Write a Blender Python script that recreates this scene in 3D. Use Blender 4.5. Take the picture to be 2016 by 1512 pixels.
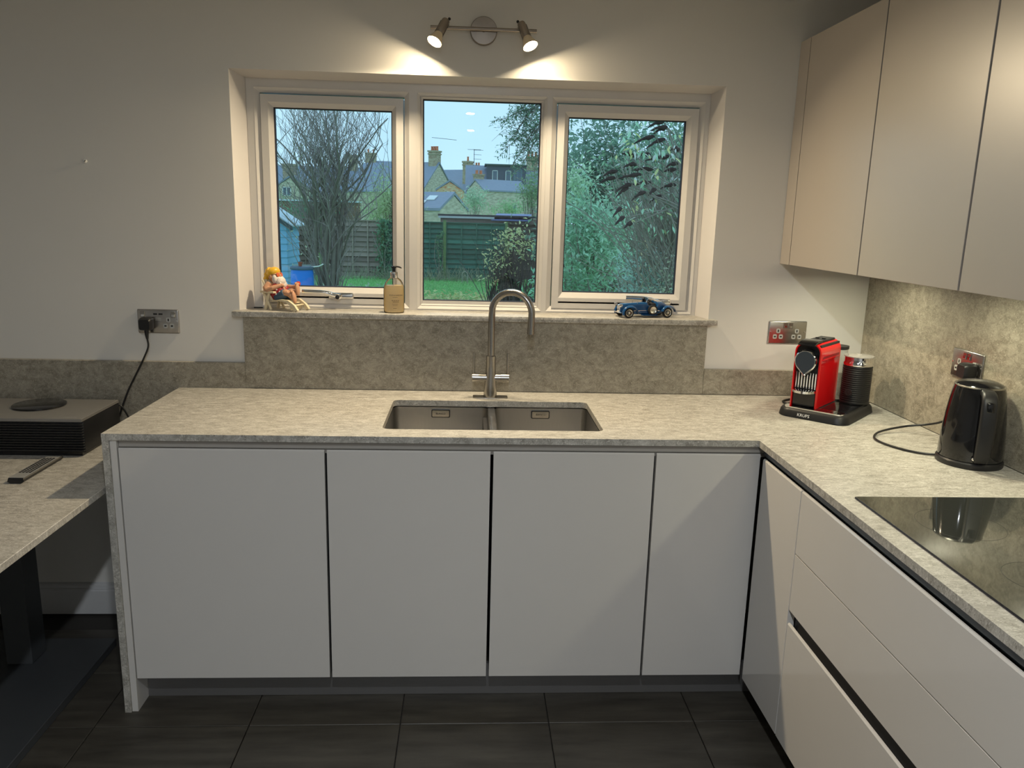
import bpy, bmesh, math, random
from mathutils import Vector, Matrix
random.seed(7)
PI = math.pi
for o in list(bpy.data.objects): bpy.data.objects.remove(o)
SC = bpy.context.scene
COL = SC.collection

# ------------------------------------------------------------------ camera, sky, exposure
cd = bpy.data.cameras.new('camera'); cam = bpy.data.objects.new('camera', cd); COL.objects.link(cam)
cam.location = (-0.104, -2.8802, 1.5554); cam.rotation_euler = (1.3593, -0.026, -0.0517)
cd.sensor_width = 36; cd.lens = 1532.75/2016*36; cd.clip_start = .05; cd.clip_end = 400
SC.camera = cam
VS = SC.view_settings
VS.view_transform = 'Standard'; VS.look = 'None'; VS.gamma = 1; VS.use_curve_mapping = False
VS.exposure = 0.0
SKY_STRENGTH = 1.0
SPOT_POWER = 1.7
BEAM_POWER = 8.2
PUCK_POWER = 1.6
DOWN_POWER = 20.0
w = bpy.data.worlds.new('overcast_dusk'); SC.world = w; w.use_nodes = True
nt = w.node_tree; nt.nodes.clear()
def N(t, ty, **kw):
    n = t.nodes.new(ty)
    for k, v in kw.items():
        if k.startswith('i_'):
            n.inputs[k[2:].replace('_', ' ')].default_value = v
        else: setattr(n, k, v)
    return n
bg = N(nt, 'ShaderNodeBackground'); wo = N(nt, 'ShaderNodeOutputWorld')
tc = N(nt, 'ShaderNodeTexCoord'); no = N(nt, 'ShaderNodeTexNoise'); no.inputs['Scale'].default_value = 3; no.inputs['Detail'].default_value = 3
rp = N(nt, 'ShaderNodeValToRGB'); rp.color_ramp.elements[0].position = .3; rp.color_ramp.elements[1].position = .75
rp.color_ramp.elements[0].color = (.54, .90, 1.14, 1); rp.color_ramp.elements[1].color = (.64, 1.02, 1.25, 1)
nt.links.new(tc.outputs['Generated'], no.inputs['Vector']); nt.links.new(no.outputs['Fac'], rp.inputs['Fac'])
nt.links.new(rp.outputs['Color'], bg.inputs['Color']); bg.inputs['Strength'].default_value = SKY_STRENGTH
nt.links.new(bg.outputs[0], wo.inputs[0])

# ------------------------------------------------------------------ materials
MATS = {}
def M(name, col, rough=.5, metal=0, var=.06, scale=14, bump=0, coat=0, spec=.5, stretch=None, trans=0, ior=1.45, alpha=1, coat_rough=.03):
    if name in MATS: return MATS[name]
    m = bpy.data.materials.new(name); m.use_nodes = True; t = m.node_tree; p = t.nodes['Principled BSDF']
    p.inputs['Roughness'].default_value = rough; p.inputs['Metallic'].default_value = metal
    p.inputs['Specular IOR Level'].default_value = spec; p.inputs['Coat Weight'].default_value = coat; p.inputs['Coat Roughness'].default_value = coat_rough
    p.inputs['Transmission Weight'].default_value = trans; p.inputs['IOR'].default_value = ior; p.inputs['Alpha'].default_value = alpha
    tc = N(t, 'ShaderNodeTexCoord'); mp = N(t, 'ShaderNodeMapping'); no = N(t, 'ShaderNodeTexNoise')
    if stretch: mp.inputs['Scale'].default_value = stretch
    no.inputs['Scale'].default_value = scale; no.inputs['Detail'].default_value = 4
    mx = N(t, 'ShaderNodeMix', data_type='RGBA')
    a = [max(0, c*(1-var)) for c in col]; b = [min(1, c*(1+var)) for c in col]
    mx.inputs[6].default_value = (*a, 1); mx.inputs[7].default_value = (*b, 1)
    t.links.new(tc.outputs['Object'], mp.inputs[0]); t.links.new(mp.outputs[0], no.inputs['Vector'])
    t.links.new(no.outputs['Fac'], mx.inputs[0]); t.links.new(mx.outputs[2], p.inputs['Base Color'])
    if bump:
        bp = N(t, 'ShaderNodeBump'); bp.inputs['Strength'].default_value = bump; bp.inputs['Distance'].default_value = .002
        t.links.new(no.outputs['Fac'], bp.inputs['Height']); t.links.new(bp.outputs[0], p.inputs['Normal'])
    MATS[name] = m
    return m
def emit(name, col, s):
    m = bpy.data.materials.new(name); m.use_nodes = True; p = m.node_tree.nodes['Principled BSDF']
    p.inputs['Base Color'].default_value = (.8, .8, .8, 1)
    p.inputs['Emission Color'].default_value = (*col, 1); p.inputs['Emission Strength'].default_value = s
    return m
def stone_mat(name, stretch, fine=1.0, d=(.27, .252, .218), l=(.56, .54, .49), rough=.40):
    m = bpy.data.materials.new(name); m.use_nodes = True; t = m.node_tree; p = t.nodes['Principled BSDF']
    p.inputs['Roughness'].default_value = rough; p.inputs['Specular IOR Level'].default_value = .65
    tc = N(t, 'ShaderNodeTexCoord'); mp = N(t, 'ShaderNodeMapping'); mp.inputs['Scale'].default_value = stretch
    n1 = N(t, 'ShaderNodeTexNoise'); n1.inputs['Scale'].default_value = 24; n1.inputs['Detail'].default_value = 9; n1.inputs['Roughness'].default_value = .76; n1.inputs['Distortion'].default_value = .7
    n2 = N(t, 'ShaderNodeTexNoise'); n2.inputs['Scale'].default_value = 110*fine; n2.inputs['Detail'].default_value = 3; n2.inputs['Distortion'].default_value = 1.6
    n3 = N(t, 'ShaderNodeTexNoise'); n3.inputs['Scale'].default_value = 85*fine; n3.inputs['Detail'].default_value = 2; n3.inputs['Distortion'].default_value = 2.5
    r1 = N(t, 'ShaderNodeValToRGB'); e = r1.color_ramp.elements; e[0].position = .37; e[1].position = .64; e[0].color = (*d, 1); e[1].color = (*l, 1)
    r2 = N(t, 'ShaderNodeValToRGB'); e = r2.color_ramp.elements; e[0].position = .55; e[1].position = .64
    r3 = N(t, 'ShaderNodeValToRGB'); e = r3.color_ramp.elements; e[0].position = .62; e[1].position = .69
    f2 = N(t, 'ShaderNodeMath', operation='MULTIPLY'); f2.inputs[1].default_value = .7
    f3 = N(t, 'ShaderNodeMath', operation='MULTIPLY'); f3.inputs[1].default_value = .7
    m1 = N(t, 'ShaderNodeMix', data_type='RGBA'); m1.inputs[7].default_value = (*[min(.8, c*1.25) for c in l], 1)
    m2 = N(t, 'ShaderNodeMix', data_type='RGBA'); m2.inputs[7].default_value = (.13, .115, .085, 1)
    L = t.links.new
    L(tc.outputs['Object'], mp.inputs[0])
    for n in (n1, n2, n3): L(mp.outputs[0], n.inputs['Vector'])
    L(n1.outputs['Fac'], r1.inputs[0]); L(n2.outputs['Fac'], r2.inputs[0]); L(n3.outputs['Fac'], r3.inputs[0])
    L(r2.outputs[0], f2.inputs[0]); L(r3.outputs[0], f3.inputs[0])
    L(r1.outputs[0], m1.inputs[6]); L(f2.outputs[0], m1.inputs[0]); L(m1.outputs[2], m2.inputs[6]); L(f3.outputs[0], m2.inputs[0])
    L(m2.outputs[2], p.inputs['Base Color'])
    return m
STONE = stone_mat('stone_worktop', (1, 2.2, 1))
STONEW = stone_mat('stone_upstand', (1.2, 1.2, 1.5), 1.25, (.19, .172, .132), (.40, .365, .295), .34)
WALL = M('wall_paint', (.72, .70, .655), .85, var=.02, scale=5, bump=.05)
REVEAL = M('reveal_paint', (.66, .63, .605), .8, var=.03, scale=6, bump=.05)
CEIL = M('ceiling_paint', (.75, .74, .72), .9, var=.02)
DOORW = M('white_gloss_lacquer', (.66, .635, .60), .13, var=.01, coat=.3)
TAUPE = M('taupe_satin_lacquer', (.42, .37, .32), .40, var=.03, scale=3, spec=.8, coat=.7, coat_rough=.34)
CARC = M('cabinet_carcass', (.025, .025, .028), .6)
CHAN = M('aluminium_channel', (.40, .375, .34), .38, stretch=(1, 40, 40))
PLINTH = M('plinth_grey', (.17, .165, .16), .35, metal=.3, var=.08, stretch=(1, 1, 30))
UPVC = M('white_upvc', (.66, .635, .60), .32, var=.015)
GASKET = M('black_gasket', (.015, .015, .03), .6)
STEEL = M('brushed_steel', (.40, .385, .36), .25, metal=1, var=.08, scale=30, stretch=(1, 1, 12))
SINKM = M('sink_steel', (.40, .39, .37), .34, metal=1, var=.05, scale=30, stretch=(8, 1, 1))
CHROME = M('chrome', (.82, .82, .82), .07, metal=1, var=.01)
NICKEL = M('satin_nickel', (.33, .29, .25), .38, metal=1, var=.06, scale=30)
BLACKG = M('black_gloss', (.006, .006, .007), .1, coat=.4)
BLACK = M('black_plastic', (.012, .012, .013), .42)
BLACKM = M('black_rubber', (.012, .012, .012), .6)
RED = M('red_gloss', (.60, .006, .008), .12, coat=.5, var=.03)
GREYP = M('grey_plastic', (.45, .45, .43), .5)
WHITEP = M('white_plastic', (.8, .8, .78), .4)
DARKMET = M('dark_grey_metal', (.075, .08, .085), .4, metal=.2, var=.08)
def pane_mat(name, tint, ior=1.45):
    m = bpy.data.materials.new(name); m.use_nodes = True; t = m.node_tree; t.nodes.clear()
    o = N(t, 'ShaderNodeOutputMaterial'); mx = N(t, 'ShaderNodeMixShader'); tr = N(t, 'ShaderNodeBsdfTransparent'); gl = N(t, 'ShaderNodeBsdfGlossy'); fr = N(t, 'ShaderNodeFresnel')
    no = N(t, 'ShaderNodeTexNoise'); no.inputs['Scale'].default_value = 2
    rp = N(t, 'ShaderNodeValToRGB'); rp.color_ramp.elements[0].color = (*tint, 1); rp.color_ramp.elements[1].color = (*[min(1, c*1.02) for c in tint], 1)
    gl.inputs['Roughness'].default_value = 0; fr.inputs['IOR'].default_value = ior
    t.links.new(no.outputs['Fac'], rp.inputs[0]); t.links.new(rp.outputs[0], tr.inputs['Color'])
    t.links.new(fr.outputs[0], mx.inputs[0]); t.links.new(tr.outputs[0], mx.inputs[1]); t.links.new(gl.outputs[0], mx.inputs[2]); t.links.new(mx.outputs[0], o.inputs[0])
    return m
PANE = pane_mat('window_glass', (.98, .98, .98))

# ------------------------------------------------------------------ mesh helpers
class B:
    def __init__(s): s.bm = bmesh.new()
    def box(s, x0, x1, y0, y1, z0, z1, bev=0, seg=2):
        r = bmesh.ops.create_cube(s.bm, size=1)
        vs = r['verts']
        for v in vs:
            v.co = Vector(((x0+x1)/2 + v.co.x*(x1-x0), (y0+y1)/2 + v.co.y*(y1-y0), (z0+z1)/2 + v.co.z*(z1-z0)))
        if bev:
            es = list({e for v in vs for e in v.link_edges})
            bmesh.ops.bevel(s.bm, geom=es, offset=bev, segments=seg, affect='EDGES', profile=.5)
        return s
    def loft(s, rings, cap0=True, cap1=True, closed=True):
        R = [[s.bm.verts.new(p) for p in r] for r in rings]
        n = len(R[0])
        for a, b in zip(R, R[1:]):
            for i in range(n if closed else n-1):
                j = (i+1) % n
                try: s.bm.faces.new((a[i], a[j], b[j], b[i]))
                except ValueError: pass
        if cap0: s.bm.faces.new(R[0][::-1])
        if cap1: s.bm.faces.new(R[-1])
        return s
    def lathe(s, prof, c=(0, 0, 0), seg=28, mat=None, sx=1, sy=1, cap=True):
        rings = []
        for r, z in prof:
            ring = []
            for i in range(seg):
                a = 2*PI*i/seg; p = Vector((max(r, 1e-5)*math.cos(a)*sx, max(r, 1e-5)*math.sin(a)*sy, z))
                if mat: p = mat @ p
                ring.append(p + Vector(c))
            rings.append(ring)
        return s.loft(rings, cap, cap)
    def tube(s, pts, r, seg=10, cap=True):
        pts = [Vector(p) for p in pts]; n = len(pts)
        rr = r if isinstance(r, (list, tuple)) else [r]*n
        up = None; rings = []
        for i, p in enumerate(pts):
            d = (pts[min(i+1, n-1)] - pts[max(i-1, 0)])
            d = d.normalized() if d.length > 1e-9 else Vector((0, 0, 1))
            if up is None:
                up = d.orthogonal().normalized()
            else:
                up = (up - d*up.dot(d))
                up = up.normalized() if up.length > 1e-6 else d.orthogonal().normalized()
            q = d.cross(up)
            rings.append([p + (up*math.cos(2*PI*k/seg) + q*math.sin(2*PI*k/seg))*rr[i] for k in range(seg)])
        return s.loft(rings, cap, cap)
    def prism(s, poly, a0, a1, plane='xz'):
        def P(u, v, a): return {'xz': (u, a, v), 'xy': (u, v, a), 'yz': (a, u, v)}[plane]
        return s.loft([[P(u, v, a0) for u, v in poly], [P(u, v, a1) for u, v in poly]])
    def ell(s, c, r, seg=16, rings=10, rot=None):
        M4 = Matrix.Translation(c) @ (rot.to_4x4() if rot else Matrix()) @ Matrix.Diagonal((*r, 1))
        bmesh.ops.create_uvsphere(s.bm, u_segments=seg, v_segments=rings, radius=1, matrix=M4)
        return s
    def done(s, name, mat, parent=None, smooth=35, loc=None):
        bmesh.ops.recalc_face_normals(s.bm, faces=s.bm.faces[:])
        me = bpy.data.meshes.new(name); s.bm.to_mesh(me); s.bm.free()
        return link(name, me, mat, parent, smooth, loc)
def link(name, me, mat, parent=None, smooth=35, loc=None):
    if mat and not me.materials: me.materials.append(mat)
    if smooth:
        for p in me.polygons: p.use_smooth = True
        me.set_sharp_from_angle(angle=math.radians(smooth))
    o = bpy.data.objects.new(name, me); COL.objects.link(o)
    if parent: o.parent = parent
    if loc: o.location = loc
    return o
def tag(o, label=None, cat=None, group=None, kind=None):
    if label: o['label'] = label
    if cat: o['category'] = cat
    if group: o['group'] = group
    if kind: o['kind'] = kind
    return o
def thing(name, label, cat, loc=(0, 0, 0), rz=0, group=None, kind=None):
    o = bpy.data.objects.new(name, None); COL.objects.link(o); o.location = loc; o.rotation_euler = (0, 0, rz)
    o.empty_display_size = .05
    return tag(o, label, cat, group, kind)
def copy_tree(o, parent=None):
    c = o.copy(); COL.objects.link(c); c.parent = parent
    for ch in [x for x in bpy.data.objects if x.parent == o]: copy_tree(ch, c)
    return c
def rrect(x0, x1, y0, y1, r, seg=5):
    pts = []
    for cx, cy, a in ((x1-r, y1-r, 0), (x0+r, y1-r, 90), (x0+r, y0+r, 180), (x1-r, y0+r, 270)):
        for i in range(seg+1):
            t = math.radians(a + 90*i/seg); pts.append((cx+r*math.cos(t), cy+r*math.sin(t)))
    return pts
def bez(p0, p1, p2, p3, n=12):
    p0, p1, p2, p3 = map(Vector, (p0, p1, p2, p3))
    return [p0*(1-t)**3 + p1*3*t*(1-t)**2 + p2*3*t*t*(1-t) + p3*t**3 for t in (i/n for i in range(n+1))]
def smoothpath(pts, n=6):
    P = [Vector(p) for p in pts]; P = [P[0]*2-P[1]] + P + [P[-1]*2-P[-2]]; out = []
    for i in range(1, len(P)-2):
        a, b, c, d = P[i-1:i+3]
        for k in range(n):
            t = k/n
            out.append(.5*((2*b) + (c-a)*t + (2*a-5*b+4*c-d)*t*t + (3*b-a-3*c+d)*t**3))
    out.append(P[-2]); return out
def text(name, body, size, mat, parent, loc, rot, extrude=.0003, wrap=None, align='CENTER'):
    cu = bpy.data.curves.new(name, 'FONT'); cu.body = body; cu.size = size; cu.extrude = extrude; cu.align_x = align; cu.align_y = 'CENTER'; cu.resolution_u = 2
    to = bpy.data.objects.new(name, cu); COL.objects.link(to)
    dg = bpy.context.evaluated_depsgraph_get(); me = bpy.data.meshes.new_from_object(to.evaluated_get(dg))
    bpy.data.objects.remove(to)
    if wrap:
        for v in me.vertices:
            a = v.co.x/wrap; v.co = Vector((math.sin(a)*(wrap+v.co.z), v.co.y, math.cos(a)*(wrap+v.co.z)-wrap))
    me.materials.clear()
    o = link(name, me, mat, parent, 0); o.location = loc; o.rotation_euler = rot
    return o
def basis(axis, up=(0, 0, 1)):
    z = Vector(axis).normalized(); x = Vector(up).cross(z)
    if x.length < 1e-4: x = Vector((1, 0, 0))
    x.normalize(); y = z.cross(x)
    return Matrix((x, y, z)).transposed()
def lamp(name, kind, loc, direction, power, col, size=.05, spread=None, parent=None):
    l = bpy.data.lights.new(name, kind); l.energy = power; l.color = col
    if kind == 'AREA':
        l.shape = 'DISK'; l.size = size
        if spread: l.spread = math.radians(spread)
    o = bpy.data.objects.new(name, l); COL.objects.link(o); o.location = loc
    o.rotation_euler = Vector(direction).to_track_quat('-Z', 'Y').to_euler()
    if parent: o.parent = parent
    return o

# ================================================================== THE ROOM
RX, LX, RY, CZ = 1.42, -3.6, -6.6, 2.45
WX0, WX1, WZ0, WZ1 = -.9405, .7958, 1.177, 2.028
b = B()
def quad(b, *p): b.bm.faces.new([b.bm.verts.new(q) for q in p])
T = .30
for y, s in ((0, 1), (T, -1)):
    x0, x1, z0, z1 = (WX0, WX1, WZ0, WZ1) if y == 0 else (WX0+.03, WX1-.025, WZ0, WZ1-.015)
    for (a, c, d, e) in ((LX-.2, x0, -.3, CZ+.2), (x1, RX+.2, -.3, CZ+.2), (x0, x1, -.3, z0), (x0, x1, z1, CZ+.2)):
        quad(b, (a, y, d), (c, y, d), (c, y, e), (a, y, e))
wall = b.done('wall_back', WALL, smooth=0); tag(wall, 'pale painted kitchen wall around the window', kind='structure')
b = B()
o0 = [(WX0, 0, WZ0), (WX1, 0, WZ0), (WX1, 0, WZ1), (WX0, 0, WZ1)]
o1 = [(WX0+.027, .115, WZ0), (WX1-.022, .115, WZ0), (WX1-.022, .115, WZ1-.012), (WX0+.027, .115, WZ1-.012)]
o2 = [(WX0+.03, T, WZ0), (WX1-.025, T, WZ0), (WX1-.025, T, WZ1-.015), (WX0+.03, T, WZ1-.015)]
b.loft([o0, o1, o2], False, False)
b.done('reveal', REVEAL, wall, smooth=0)
def room_box(name, mat, x0, x1, y0, y1, z0, z1, label):
    return tag(B().box(x0, x1, y0, y1, z0, z1).done(name, mat, smooth=0), label, kind='structure')
room_box('wall_right', WALL, RX, RX+.2, RY, 0, -.1, CZ, 'right kitchen wall behind the wall cabinets')
room_box('wall_left', WALL, LX-.2, LX, RY, 0, -.1, CZ, 'left wall of the room')
room_box('wall_rear', WALL, LX-.2, RX+.2, RY-.2, RY, -.1, CZ, 'rear wall of the room')
room_box('ceiling', CEIL, LX-.2, RX+.2, RY-.2, 0, CZ, CZ+.15, 'white plastered ceiling')

# floor: slab plus separate rectified tiles
def tile_mat():
    m = bpy.data.materials.new('floor_tile'); m.use_nodes = True; t = m.node_tree; p = t.nodes['Principled BSDF']
    tc = N(t, 'ShaderNodeTexCoord'); oi = N(t, 'ShaderNodeObjectInfo'); ad = N(t, 'ShaderNodeVectorMath', operation='ADD'); mp = N(t, 'ShaderNodeMapping')
    mp.inputs['Scale'].default_value = (1.6, 9, 1); no = N(t, 'ShaderNodeTexNoise'); no.inputs['Scale'].default_value = 2.2; no.inputs['Detail'].default_value = 7; no.inputs['Roughness'].default_value = .6
    sc = N(t, 'ShaderNodeVectorMath', operation='SCALE'); sc.inputs['Scale'].default_value = 1
    mu = N(t, 'ShaderNodeMath', operation='MULTIPLY'); mu.inputs[1].default_value = 30
    rp = N(t, 'ShaderNodeValToRGB'); e = rp.color_ramp.elements; e[0].position = .3; e[1].position = .72; e[0].color = (.040, .035, .028, 1); e[1].color = (.095, .085, .068, 1)
    L = t.links.new
    L(oi.outputs['Random'], mu.inputs[0]); cb = N(t, 'ShaderNodeCombineXYZ'); L(mu.outputs[0], cb.inputs[0]); L(mu.outputs[0], cb.inputs[1])
    L(tc.outputs['Object'], ad.inputs[0]); L(cb.outputs[0], ad.inputs[1]); L(ad.outputs[0], mp.inputs[0]); L(mp.outputs[0], no.inputs['Vector'])
    L(no.outputs['Fac'], rp.inputs[0]); L(rp.outputs[0], p.inputs['Base Color']); p.inputs['Roughness'].default_value = .42
    return m
TILE = tile_mat()
fl = tag(B().box(LX-.2, RX+.2, RY-.2, 0, -.1, -.012).done('floor', M('grout', (.05, .045, .04), .8), smooth=0), 'dark brown grey porcelain tiled floor', kind='structure')
PX, PY = .4645, .289
tb = B().box(.0015, PX-.0015, .0015, PY-.0015, -.012, 0, .0012, 1); tbm = None
t0 = tb.done('tile', TILE, fl, smooth=0); n_t = 0
big = B(); SPLITY = -2.3
for i in range(-6, 5):
    for j in range(-23, 4):
        x, y = -.765 + i*PX, -.717 + (j-0)*PY
        if x < LX-.3 or x+PX > RX+.25 or y+PY > .06: continue
        if y > -1.7:
            if n_t == 0: o = t0
            else: o = t0.copy(); COL.objects.link(o); o.parent = fl
            o.location = (x, y, 0); n_t += 1
        else: big.box(x+.0015, x+PX-.0015, y+.0015, y+PY-.0015, -.012, 0)
tag(big.done('tile_field', TILE, fl, smooth=0), kind='stuff')
# skirting board
b = B(); b.prism([(-.022, 0), (-.022, .095), (-.019, .1), (-.019, .104), (-.015, .106), (-.014, .116), (-.010, .120), (0, .124), (0, 0)], LX, -1.17, 'yz')
tag(b.done('baseboard_left', M('skirting_paint', (.62, .62, .62), .5), smooth=20), 'moulded white skirting board under the low stone table', kind='structure')

# ================================================================== WINDOW
win = tag(thing('window_1', 'white three-light casement window above the sink', None, (0, 0, 0)), kind='structure')
FX0, FX1, FZ0, FZ1 = WX0+.0265, WX1-.0215, 1.196, WZ1-.0115
YF = .108
OP = [(-.886, -.334, 1.204, 1.986), (-.303, .169, 1.204, 1.986), (.190, .756, 1.204, 1.986)]
b = B()
xs = [FX0, OP[0][0], OP[0][1], OP[1][0], OP[1][1], OP[2][0], OP[2][1], FX1]
b.box(FX0, FX1, YF, YF+.07, OP[0][3], FZ1); b.box(FX0, FX1, YF, YF+.07, FZ0-.03, OP[0][2])
for i in (0, 2, 4, 6): b.box(xs[i], xs[i+1], YF, YF+.07, OP[0][2], OP[0][3])
b.done('outer_frame', UPVC, win, smooth=0)
def ringloft(b, x0, x1, z0, z1, prof):
    b.loft([[(x0+i, y, z0+i), (x1-i, y, z0+i), (x1-i, y, z1-i), (x0+i, y, z1-i)] for i, y in prof], False, False)
for k, (x0, x1, z0, z1) in enumerate(OP):
    b = B()
    ringloft(b, x0-.001, x1+.001, z0-.001, z1+.001, [(0, YF-.001), (.018, YF+.012), (.018, YF+.06)])
    b.done('frame_bead', UPVC, win, smooth=0)
    if k == 1:
        gx0, gx1, gz0, gz1 = x0+.019, x1-.019, z0+.028, z1-.019
        b = B(); ringloft(b, x0+.012, x1-.012, z0+.012, z1-.012, [(0, YF+.006), (.007, YF+.016), (.007, YF+.05)])
        b.box(x0+.018, x1-.018, YF+.012, YF+.05, z0+.017, gz0)
        b.done('glazing_bead', UPVC, win, smooth=0)
    else:
        sx0, sx1, sz0, sz1 = x0+.0205, x1-.0205, z0+.0115, z1-.0225
        b = B(); ringloft(b, sx0, sx1, sz0, sz1, [(0, YF+.06), (0, YF+.002), (.026, YF+.002), (.042, YF+.018), (.042, YF+.05)])
        # deeper bottom rail
        sash = b.done('sash', UPVC, win, smooth=0)
        B().box(sx0+.026, sx1-.026, YF+.002, YF+.05, sz0+.02, sz0+.040).done('bottom_rail', UPVC, sash, smooth=0)
        bb = B(); bb.prism([(YF+.002, sz0+.040), (YF+.018, sz0+.060), (YF+.05, sz0+.060), (YF+.05, sz0+.040)], sx0+.026, sx1-.026, 'yz'); bb.done('rail_bevel', UPVC, sash, smooth=0)
        gx0, gx1, gz0, gz1 = sx0+.042, sx1-.042, sz0+.060, sz1-.042
    b = B(); ringloft(b, gx0-.002, gx1+.002, gz0-.002, gz1+.002, [(0, YF+.021), (.0055, YF+.024), (.0055, YF+.04)])
    b.done('gasket', GASKET, win, smooth=0)
    B().box(gx0-.004, gx1+.004, YF+.030, YF+.034, gz0-.004, gz1+.004).done('pane', PANE, win, smooth=0)
def win_handle(x, z, s):
    h = B(); h.box(x-.060, x+.035, YF-.012, YF+.003, z-.013, z+.010, .006, 3); h = h.done('handle', CHROME, win)
    if s < 0: pass
    pts = smoothpath([(x-.015, YF-.02, z-.004), (x-.04, YF-.034, z+.004), (x-.066, YF-.043, z+.013), (x-.10, YF-.045, z+.0155), (x-.150, YF-.045, z+.016)], 5)
    b = B(); n = len(pts)
    b.tube(pts, [.011]*3+[.0095]*6+[.0075]*(n-9), 12); b.done('lever', CHROME, h)
    b = B(); b.lathe([(.0, 0), (.008, 0), (.008, .004), (.005, .0055), (0, .0055)], mat=basis((0, -1, 0)).to_4x4(), c=(x-.022, YF-.034, z-.004), seg=16); b.done('lock_barrel', BLACK, h)
win_handle(-.577, 1.248, 1); win_handle(.64, 1.25, 1)

# stone sill
b = B(); b.box(-.960, .822, -.036, .109, 1.177, 1.197, .002)
tag(b.done('trim_1', STONE), 'pale stone window sill', kind='structure')

# ================================================================== STONE: worktop, upstands
wt = thing('worktop', 'L-shaped beige grey stone worktop with sink cutout and waterfall end', 'worktop', (0, 0, 0))
def slab(outer, holes, z0, z1):
    bm = bmesh.new(); edges = []
    for loop in [outer]+holes:
        vs = [bm.verts.new((x, y, z1)) for x, y in loop]
        edges += [bm.edges.new((vs[i], vs[(i+1) % len(vs)])) for i in range(len(vs))]
    r = bmesh.ops.triangle_fill(bm, use_beauty=True, use_dissolve=False, edges=edges)
    fs = [f for f in bm.faces]
    e = bmesh.ops.extrude_face_region(bm, geom=fs)
    for v in e['geom']:
        if isinstance(v, bmesh.types.BMVert): v.co.z = z0
    b = B(); b.bm.free(); b.bm = bm
    return b
SX0, SX1, SY0, SY1 = -.367, .320, -.560, -.176
slab([(-1.166, -.646), (.782, -.646), (.782, -2.3), (1.3995, -2.3), (1.3995, -.0205), (-1.166, -.0205)], [rrect(SX0, SX1, SY0, SY1, .022)], .89, .91).done('slab', STONE, wt, smooth=20)
B().box(-1.166, -1.1465, -.646, -.0205, 0, .8899, .0006, 1).done('waterfall_leg', STONE, wt, smooth=0)
def stone_panel(label, x0, x1, y0, y1, z0, z1):
    return tag(B().box(x0, x1, y0, y1, z0, z1, .0008, 1).done('stone_splashback', STONEW, smooth=0), label, 'splashback')
stone_panel('tall beige stone splashback between the sink tap and the window sill', -.925, .789, -.02, -.0005, .911, 1.1765)
stone_panel('low stone upstand behind the speaker and the left end of worktop', LX+.01, -.9255, -.02, -.0005, .741, 1.005)
stone_panel('low stone upstand on the window wall behind the red coffee machine', .7895, 1.3995, -.02, -.0005, .911, 1.008)
stone_panel('tall stone splashback on the right wall behind the kettle', 1.40, 1.4195, -2.3, -.0005, .911, 1.409)
# thin sealant beads above the low upstands
# ================================================================== BASE CABINETS
def carcass(b, x0, x1, y0, y1, z0, z1, t=.016):
    b.box(x0, x0+t, y0, y1, z0, z1); b.box(x1-t, x1, y0, y1, z0, z1)
    b.box(x0+t, x1-t, y0, y1, z0, z0+t); b.box(x0+t, x1-t, y1-t, y1, z0+t, z1)
ZB, ZD = .114, .864
for x0, x1, lab in ((-1.124, -.5285, 'wide white gloss cabinet next to the stone waterfall leg'),
                    (-.5210, -.0345, 'white gloss sink cabinet under the left bowl'),
                    (-.0250, .4640, 'white gloss sink cabinet under the right bowl'),
                    (.4715, .7930, 'narrow white gloss corner cabinet facing the room')):
    t = thing('base_cabinet', lab, 'cabinet', ((x0+x1)/2, -.6, 0), group='base cabinets under the window worktop')
    h = (x1-x0)/2
    b = B(); carcass(b, -h, h, -.0155, .56, ZB, .852); b.done('carcass', CARC, t, smooth=0)
    b = B(); b.prism([(-.037, ZB), (-.037, ZD-.004), (-.034, ZD), (-.030, ZD), (-.017, ZD-.016), (-.017, ZB)], -h, h, 'yz')
    b.done('door', DOORW, t, smooth=0)
tag(B().box(-1.146, -1.1275, -.640, -.0215, 0, .8895, .0006, 1).done('cabinet_end_panel', DOORW, smooth=0), 'slim white end panel just inside the stone waterfall leg', 'panel')
b = B(); b.prism([(-.628, .8895), (-.627, .866), (-.6225, .8655), (-.6165, .852), (-.6165, .849), (-.612, .849), (-.612, .8895)], -1.126, .815, 'yz')
tag(b.done('finger_channel', CHAN, smooth=40), 'grey recessed finger channel above the sink cabinet doors', 'channel')
tag(B().box(-1.126, .905, -.560, -.545, .001, .112).done('plinth', PLINTH, smooth=0), 'dark grey plinth under the sink run of cabinets', 'plinth')
# right-hand run, fronts face -x
XF = .795
t = thing('corner_cabinet', 'white gloss corner cabinet on the right run beside the drawers', 'cabinet', (XF, -.795, 0))
b = B(); carcass(b, .022, .57, -.14, .02, ZB, .852); b.done('carcass', CARC, t, smooth=0)
b = B(); b.prism([(0, ZB), (0, .852), (.003, .856), (.007, .856), (.020, .840), (.020, ZB)], -.140, .138, 'xz'); b.done('door', DOORW, t, smooth=0)
t = thing('drawer_cabinet', 'white gloss unit of wide drawers below the hob', 'cabinet', (XF, -.9395, 0))
b = B(); carcass(b, .022, .57, -1.0, -.001, ZB, .852); b.done('carcass', CARC, t, smooth=0)
for z0, z1, lip in ((.6765, .856, 1), (.508, .6725, 0), (ZB, .469, 1)):
    if lip: P = [(0, z0), (0, z1-.004), (.003, z1), (.007, z1), (.020, z1-.016), (.020, z0)]
    else: P = [(0, z0), (0, z1), (.020, z1), (.020, z0)]
    b = B(); b.prism(P, -1.0, -.001, 'xz'); b.done('drawer_front', DOORW, t, smooth=0)
B().box(.021, .0215, -1.0, -.001, .45, .52).done('drawer_channel', BLACK, t, smooth=0)
t2 = thing('drawer_cabinet', 'white gloss cabinet at the near end of the right run', 'cabinet', (XF, -1.9435, 0))
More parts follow.
